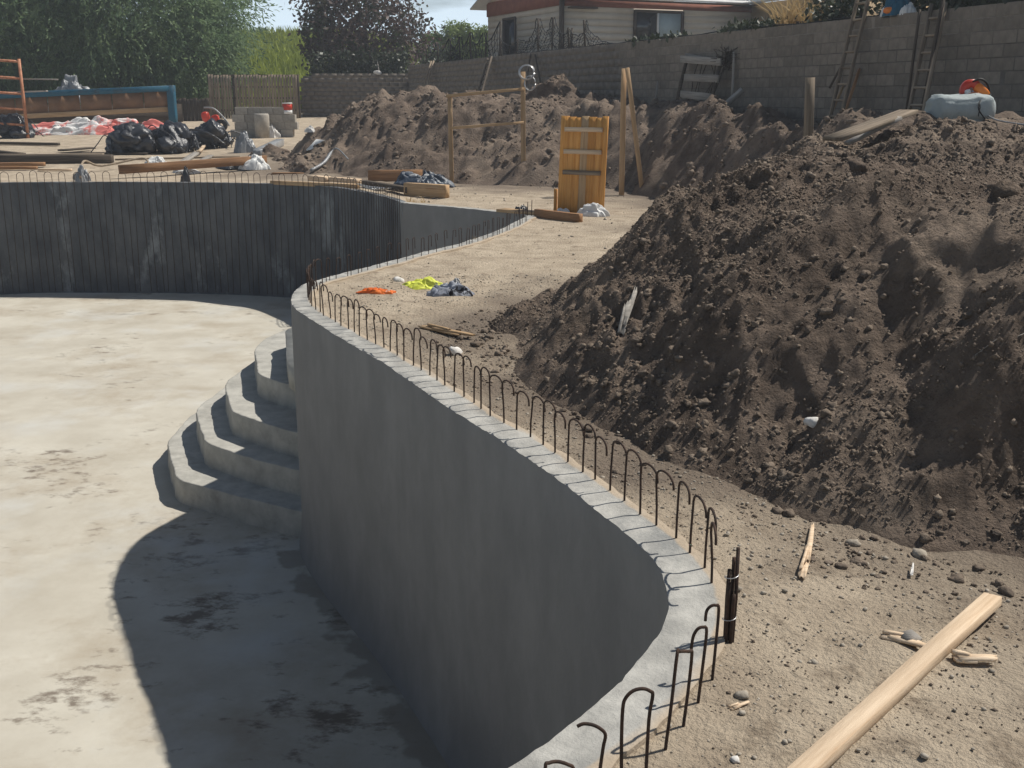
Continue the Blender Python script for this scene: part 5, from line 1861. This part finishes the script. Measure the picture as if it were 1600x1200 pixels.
plank('sill', tl + Vector((0, .05, -1.62)), tr + Vector((-.3, .05, -1.62)), .3, .34, M['brown_wood'], bp)
# rubble above it, seen over the rim
o = crumple(GD(112, 142, 50.5) - Vector((0, 0, .5)), .9, .5, .85, 15, 'grey_plastic', 'plastic_heap', freq=3)
setp(o, 'grey plastic heap showing above the blue rim', 'tarp')
# pink and white tarp
q0, q1 = GG(45, 212), GG(275, 208)
o = crumple((q0 + q1) / 2 + Vector((0, .3, 0)), (q1 - q0).length / 2 + .4, .75, .34, 16, 'pink_tarp', 'tarp', freq=5, sharp=.7, n=80, zf=lambda x, y: zg(x, y))
setp(o, 'long crumpled red and white tarp in front of the plywood panels', 'tarp')


def black_heap(px, py, wpx, hpx, label, seed):
    p = GG(px, py)
    k = p.y / 1754
    t = thing('plastic_heap', label, 'plastic heap', p)
    w, h = wpx * k / 2, hpx * k
    r = random.Random(seed)
    m = MB()
    v0, f0 = ico(4)
    for k in range(9):
        a = r.random() * 6.28
        rr_ = r.random()**.7 if k else 0
        sz = h * r.uniform(.26, .40)
        c = np.array([p.x + (w - sz) * rr_ * math.cos(a), p.y + w * .4 + (w * .45) * rr_ * math.sin(a), p.z + (h * .50 * (1 - rr_**2)) + sz * .25])
        u = v0 + r.uniform(-9, 9)
        d = 1 + .34 * (billow(u[:, 0] * 1.6 + u[:, 2], u[:, 1] * 1.6 - u[:, 2] * .7, 3, seed + k) - .6)
        V = v0 * d[:, None] * np.array([sz * r.uniform(.9, 1.3), sz * r.uniform(.8, 1.1), sz * r.uniform(.65, .95)]) + c
        V[:, 2] = np.maximum(V[:, 2], p.z - .02)
        m.add(V, (), f0)
    m.build('sheet', M['black_plastic'], t, True)
    m = MB()
    for _ in range(int(34 * w)):
        a = r.random() * 6.28
        q = r.random()**.6
        b = p + Vector((w * .95 * q * math.cos(a), w * .4 + w * .5 * q * math.sin(a), h * .62 * (1 - q * q)))
        dx, dy = r.gauss(0, .4) * h, r.gauss(0, .25) * h
        cv = crs([b, b + Vector((dx * .5, dy * .5 - .06, h * r.uniform(.12, .32))), b + Vector((dx, dy - .1, h * r.uniform(-.05, .15))), b + Vector((dx * 1.4, dy - .18, -h * r.uniform(.1, .35)))], 4)
        cv[:, 2] = np.maximum(cv[:, 2], p.z + .02)
        m.tube(cv, r.uniform(.012, .032), 5)
    setp(m.build('strip', M['black_plastic'], t, True), kind='stuff')
    return t


black_heap(205, 240, 85, 52, 'left and tallest of the shiny black plastic heaps on the sand', 17)
black_heap(262, 238, 92, 48, 'middle black plastic heap beside the tallest one', 18)
black_heap(330, 232, 70, 42, 'right black plastic heap near the block stack', 19)
black_heap(15, 216, 70, 40, 'black plastic heap behind the scaffold frame', 20)
# loose boards and junk
def gboard(q0, q1, w, t, mat, label, up=0.05, name='plank_board'):
    a, b = GG(*q0), GG(*q1)
    return board(name, a + Vector((0, 0, up)), b + Vector((0, 0, up)), w, t, M[mat], label)


gboard((-30, 256), (176, 255), .30, .24, 'dark_wood', 'thick dark beam in the timber stack at the left edge', .12, 'timber')
gboard((-30, 250), (162, 249), .22, .10, 'old_wood', 'thin board lying behind the thick dark beam', .12, 'timber')
gboard((-30, 262), (70, 261), .20, .10, 'brown_wood', 'reddish board in front of the thick dark beam', .08, 'timber')
gboard((-30, 266), (58, 265), .16, .08, 'brown_wood', 'short reddish board nearest the rim at the left edge', .05, 'timber')
gboard((60, 267), (112, 267), .10, .05, 'lumber', 'thin pale lath on the sand by the left timber stack', .03, 'timber')
gboard((-20, 226), (92, 228), .18, .09, 'dark_wood', 'dark slab pointing right below the scaffold frame', .06, 'timber')
gboard((-20, 241), (36, 247), .22, .14, 'dark_wood', 'short dark slab at the left edge of the sand', .08, 'timber')
gboard((188, 279), (416, 262), .14, .22, 'brown_wood', 'long brown board slanting over white scraps behind the far rim', .22, 'timber')
gboard((180, 251), (375, 246), .06, .05, 'old_wood', 'very long thin batten on the sand before the black heaps', .03, 'timber')
gboard((95, 238), (145, 234), .35, .05, 'dark_wood', 'flat dark sheet lying left of the black heaps', .06, 'timber')
gboard((100, 240), (230, 241), .25, .03, 'dark_wood', 'long flat dark strip left of the black heaps', .03, 'timber')
gboard((280, 260), (308, 241), .20, .06, 'grey_wood', 'grey plank sloping left among the scraps', .05, 'timber')
gboard((300, 262), (330, 246), .16, .06, 'grey_wood', 'second grey plank sloping left among the scraps', .05, 'timber')
gboard((312, 242), (322, 229), .10, .06, 'lumber', 'bright short stick by the right black heap', .1, 'timber')
gboard((402, 246), (438, 228), .26, .22, 'grey_plastic', 'grey roll lying at the left foot of the dirt bank', .12, 'pipe_roll')
for k, (px, py, w, h, mt, lab) in enumerate([(420, 244, .6, .28, 'soil', 'dark lump of earth at the left foot of the dirt bank'), (425, 215, .32, .42, 'chalk', 'white sack before the block stack'), (382, 238, .35, .6, 'grey_plastic', 'upright silver plastic scrap before the block stack'), (370, 262, .55, .16, 'black_plastic', 'black sheet scrap under the long brown board'), (400, 264, .4, .32, 'white_plastic', 'white plastic scrap at the right end of the long brown board'), (245, 259, .3, .22, 'white_plastic', 'white scrap above the left end of the long brown board'), (290, 270, .35, .14, 'white_plastic', 'white scrap under the middle of the long brown board'), (130, 283, .16, .30, 'grey_plastic', 'torn grey plastic hooked on the far hoops, left of the two'), (291, 284, .12, .30, 'black_plastic', 'dark rag hooked on the far hoops, right of the two'), (484, 206, .14, .16, 'chalk', 'white lump on the left slope of the dirt bank'), (345, 226, .35, .2, 'white_plastic', 'pale crumpled paper by the right black heap')]):
    p = GG(px, py)
    if px in (484,):
        p = on_pile(px, py, h2)
    setp(crumple(p, w, w * .6, h, 130 + k, mt, 'scrap_heap', freq=3, n=26), lab, 'scrap')
m = MB()
m.tube(crs([GG(126, 284) + Vector((0, 0, .1)), GG(133, 270) + Vector((0, 0, .3)), GG(160, 266) + Vector((0, 0, .12)), GG(225, 262) + Vector((0, 0, .25)), GG(232, 268) + Vector((0, 0, .05))], 8), .03, 6)
setp(m.build('bent_pipe', M['old_wood'], None, True), 'bent thin pipe lying behind the far rim near the torn plastic', 'pipe')
a = on_pile(478, 236, h2); b = on_pile(508, 226, h2)
sheet([a, a + Vector((.2, -.25, .05)), b + Vector((0, -.2, .1)), b, (a + b) / 2 + Vector((0, .2, .1))], 'cardboard', 'white_plastic', 'pale torn sheet on the left end of the dirt bank', 'scrap', 3, .05)
m = MB(); m.tube(crs([on_pile(487, 269, h2) + Vector((0, -.1, .05)), on_pile(508, 258, h2) + Vector((0, -.1, .08)), on_pile(526, 242, h2) + Vector((0, -.15, .18)), on_pile(545, 252, h2) + Vector((0, -.1, .06))], 6), [.05] * 10 + [.02] * 9, 5)
setp(m.build('plastic_strip', M['grey_plastic'], None, True), 'twisted grey plastic strip at the foot of the dirt bank', 'scrap')
# block stack
bs0 = GG(362, 214)
bst = thing('block_stack', 'short stepped stack of large grey concrete blocks with a round pillar', 'block stack', bs0)
kk = bs0.y / 1754
bme2 = block_mesh(.45, .26, .30); bme2.materials.append(M['grey_block'])
for r0_, (x0, x1, yb) in enumerate([(362, 462, 207), (364, 462, 194), (366, 462, 180), (366, 443, 167)]):
    n = int(round((x1 - x0) * kk / .46))
    for i in range(n):
        o = bpy.data.objects.new('block', bme2); C.objects.link(o); o.parent = bst
        o.location = Vector(((x0 - 362) * kk + .23 + i * .46 + (.12 if r0_ % 2 else 0), .02 * (i % 2), .13 + r0_ * .268))
        o.rotation_euler = (0, 0, rnd.uniform(-.02, .02))
m = MB()
c = bs0 + Vector(((415 - 362) * kk, -.45, 0))
m.tube([c - Vector((0, 0, .05)), c + Vector((0, 0, .78)), c + Vector((0, 0, .84))], [.27, .27, .24], 14)
m.build('pillar', M['grey_block'], bst)
p = bs0 + Vector(((452 - 362) * kk, 0, .82))
bk = thing('paint_bucket', 'red and white bucket standing on the right end of the block stack', 'bucket', p)
m = MB(); m.tube([p, p + Vector((0, 0, .14))], .17, 14); m.build('base_band', M['white_paint'], bk)
m = MB(); m.tube([p + Vector((0, 0, .141)), p + Vector((0, 0, .36))], .175, 14); m.build('label_band', M['red_plastic'], bk)
m = MB(); m.tube([p + Vector((0, 0, .361)), p + Vector((0, 0, .40))], .185, 14); m.build('lid', M['white_paint'], bk)
# machine bits between heap and stack
p = GG(335, 205)
bike = thing('hand_cart', 'small red handled machine half hidden behind the right black heap', 'machine', p)
m = MB(); m.tube(crs([p + Vector(q) for q in ((-.35, 0, .9), (.05, 0, .85), (.45, 0, .45), (.6, 0, .2))], 6), .035, 6); m.build('handle', M['grey_plastic'], bike, True)
blob(p + Vector((-.3, 0, .55)), (.3, .3, .4), .2, 'engine', 'red_plastic', bike)
blob(p + Vector((.05, .1, .45)), (.3, .3, .35), .2, 'cover', 'red_plastic', bike)
m = MB(); m.add(*disc(p + Vector((.3, -.05, .22)), .08, .24, 0, 6.28, .09)); m.build('wheel', M['black_rubber'], bike)
# slatted fence
Yf = 52.0
fl, frr = GD(324, 117, Yf), GD(464, 115, Yf)
zb_ = float(zg(0, Yf))
fence = thing('slat_fence', 'weathered brown vertical slat fence behind the block stack', 'fence', (fl.x, Yf, zb_))
n = 30
for i in range(n):
    x = fl.x + (frr.x - fl.x) * (i + .5) / n
    if abs(i - 8) < .6:
        continue
    plank('slat', (x, Yf, zb_ - .05), (x + rnd.uniform(-.02, .02), Yf, fl.z + rnd.uniform(-.03, .03)), .105, .03, M['old_wood'], fence, up=(0, -1, 0))
for z in (.35, .9, 1.4, 1.9):
    plank('rail', (fl.x, Yf + .05, zb_ + z), (frr.x, Yf + .05, zb_ + z), .05, .09, M['dark_wood'], fence)
for x in (fl.x + .05, fl.x + (frr.x - fl.x) * .28, frr.x):
    plank('post', (x, Yf + .1, zb_ - .1), (x, Yf + .1, fl.z + .02), .12, .12, M['dark_wood'], fence, up=(0, -1, 0))
# low grey fence section left of it
fe2 = thing('board_fence', 'low dull grey board fence beneath the big feathery tree', 'fence', (GD(300, 190, 50).x, 50, float(zg(0, 50))))
for i in range(9):
    p = GD(278 + i * 6, 190, 50); z0_ = float(zg(0, 50))
    plank('slat', (p.x, 50, z0_ - .05), (p.x, 50, GD(300, 155, 50).z + .03 * (i % 3)), .16, .03, M['dark_wood'], fe2, up=(0, -1, 0))
# bits on top of the lower far wall
rock(590, 113, .16, 'white lump on top of the lower far wall', 'chalk', 14, pos=Vector((GD(590, 113, 53).x, 53, 3.03)))
leaner(607, 115, 604, 95, 0, 0, .05, 'grey_wood', 'thin pale stick leaning on the hedge above the lower far wall').location.y = 53.2

# ================================================================== HAZE: thin dusty, smoky air over the whole yard
hm = bpy.data.materials.new('haze')
hm.use_nodes = True
ht = hm.node_tree
ht.nodes.clear()
pv = ht.nodes.new('ShaderNodeVolumePrincipled')
pv.inputs['Color'].default_value = (.86, .92, 1.0, 1)
pv.inputs['Density'].default_value = .0015
pv.inputs['Anisotropy'].default_value = .25
ho = ht.nodes.new('ShaderNodeOutputMaterial')
ht.links.new(pv.outputs[0], ho.inputs['Volume'])
mb = MB()
mb.box((-20, 45, 4.4), (236, 226, 16.2))
setp(mb.build('haze', hm, None), 'thin bluish dusty haze hanging over the yard', 'haze', None, 'stuff')

# ------------------------------------------------------------------ groups of things of one kind
GROUPS = {'ladder': 'ladders against the block wall', 'plank_board': 'loose planks at the back of the site', 'timber': 'timber lying behind the far rim',
          'form_board': 'form boards along the pool rim', 'wood_splinter': 'wood scraps on the ground and the pile', 'wooden_pole': 'wooden poles and sticks',
          'plastic_heap': 'black plastic heaps on the sand', 'dirt_pile': 'dirt piles on the site', 'block_wall': 'block walls round the yard', 'net_fence': 'nets along the wall top',
          'willow_tree': 'feathery trees behind the yard', 'plum_tree': 'dark leaved trees behind the lower wall', 'stone': 'loose stones and lumps', 'creeper': 'plants along the wall top',
          'dry_grass_tuft': 'dry grass clumps on the wall top', 'weed': 'weeds on the ground', 'tarp': 'crumpled tarps', 'plastic_bag': 'bags on the wall top', 'white_bag': 'white bags at the foot of the gate',
          'scrap_heap': 'scraps lying about', 'black_hose': 'black hoses'}
for o in list(C.objects):
    if o.parent is None and 'category' in o and 'group' not in o and o.get('kind') is None:
        g = GROUPS.get(o.name.split('.')[0])
        if g:
            o['group'] = g
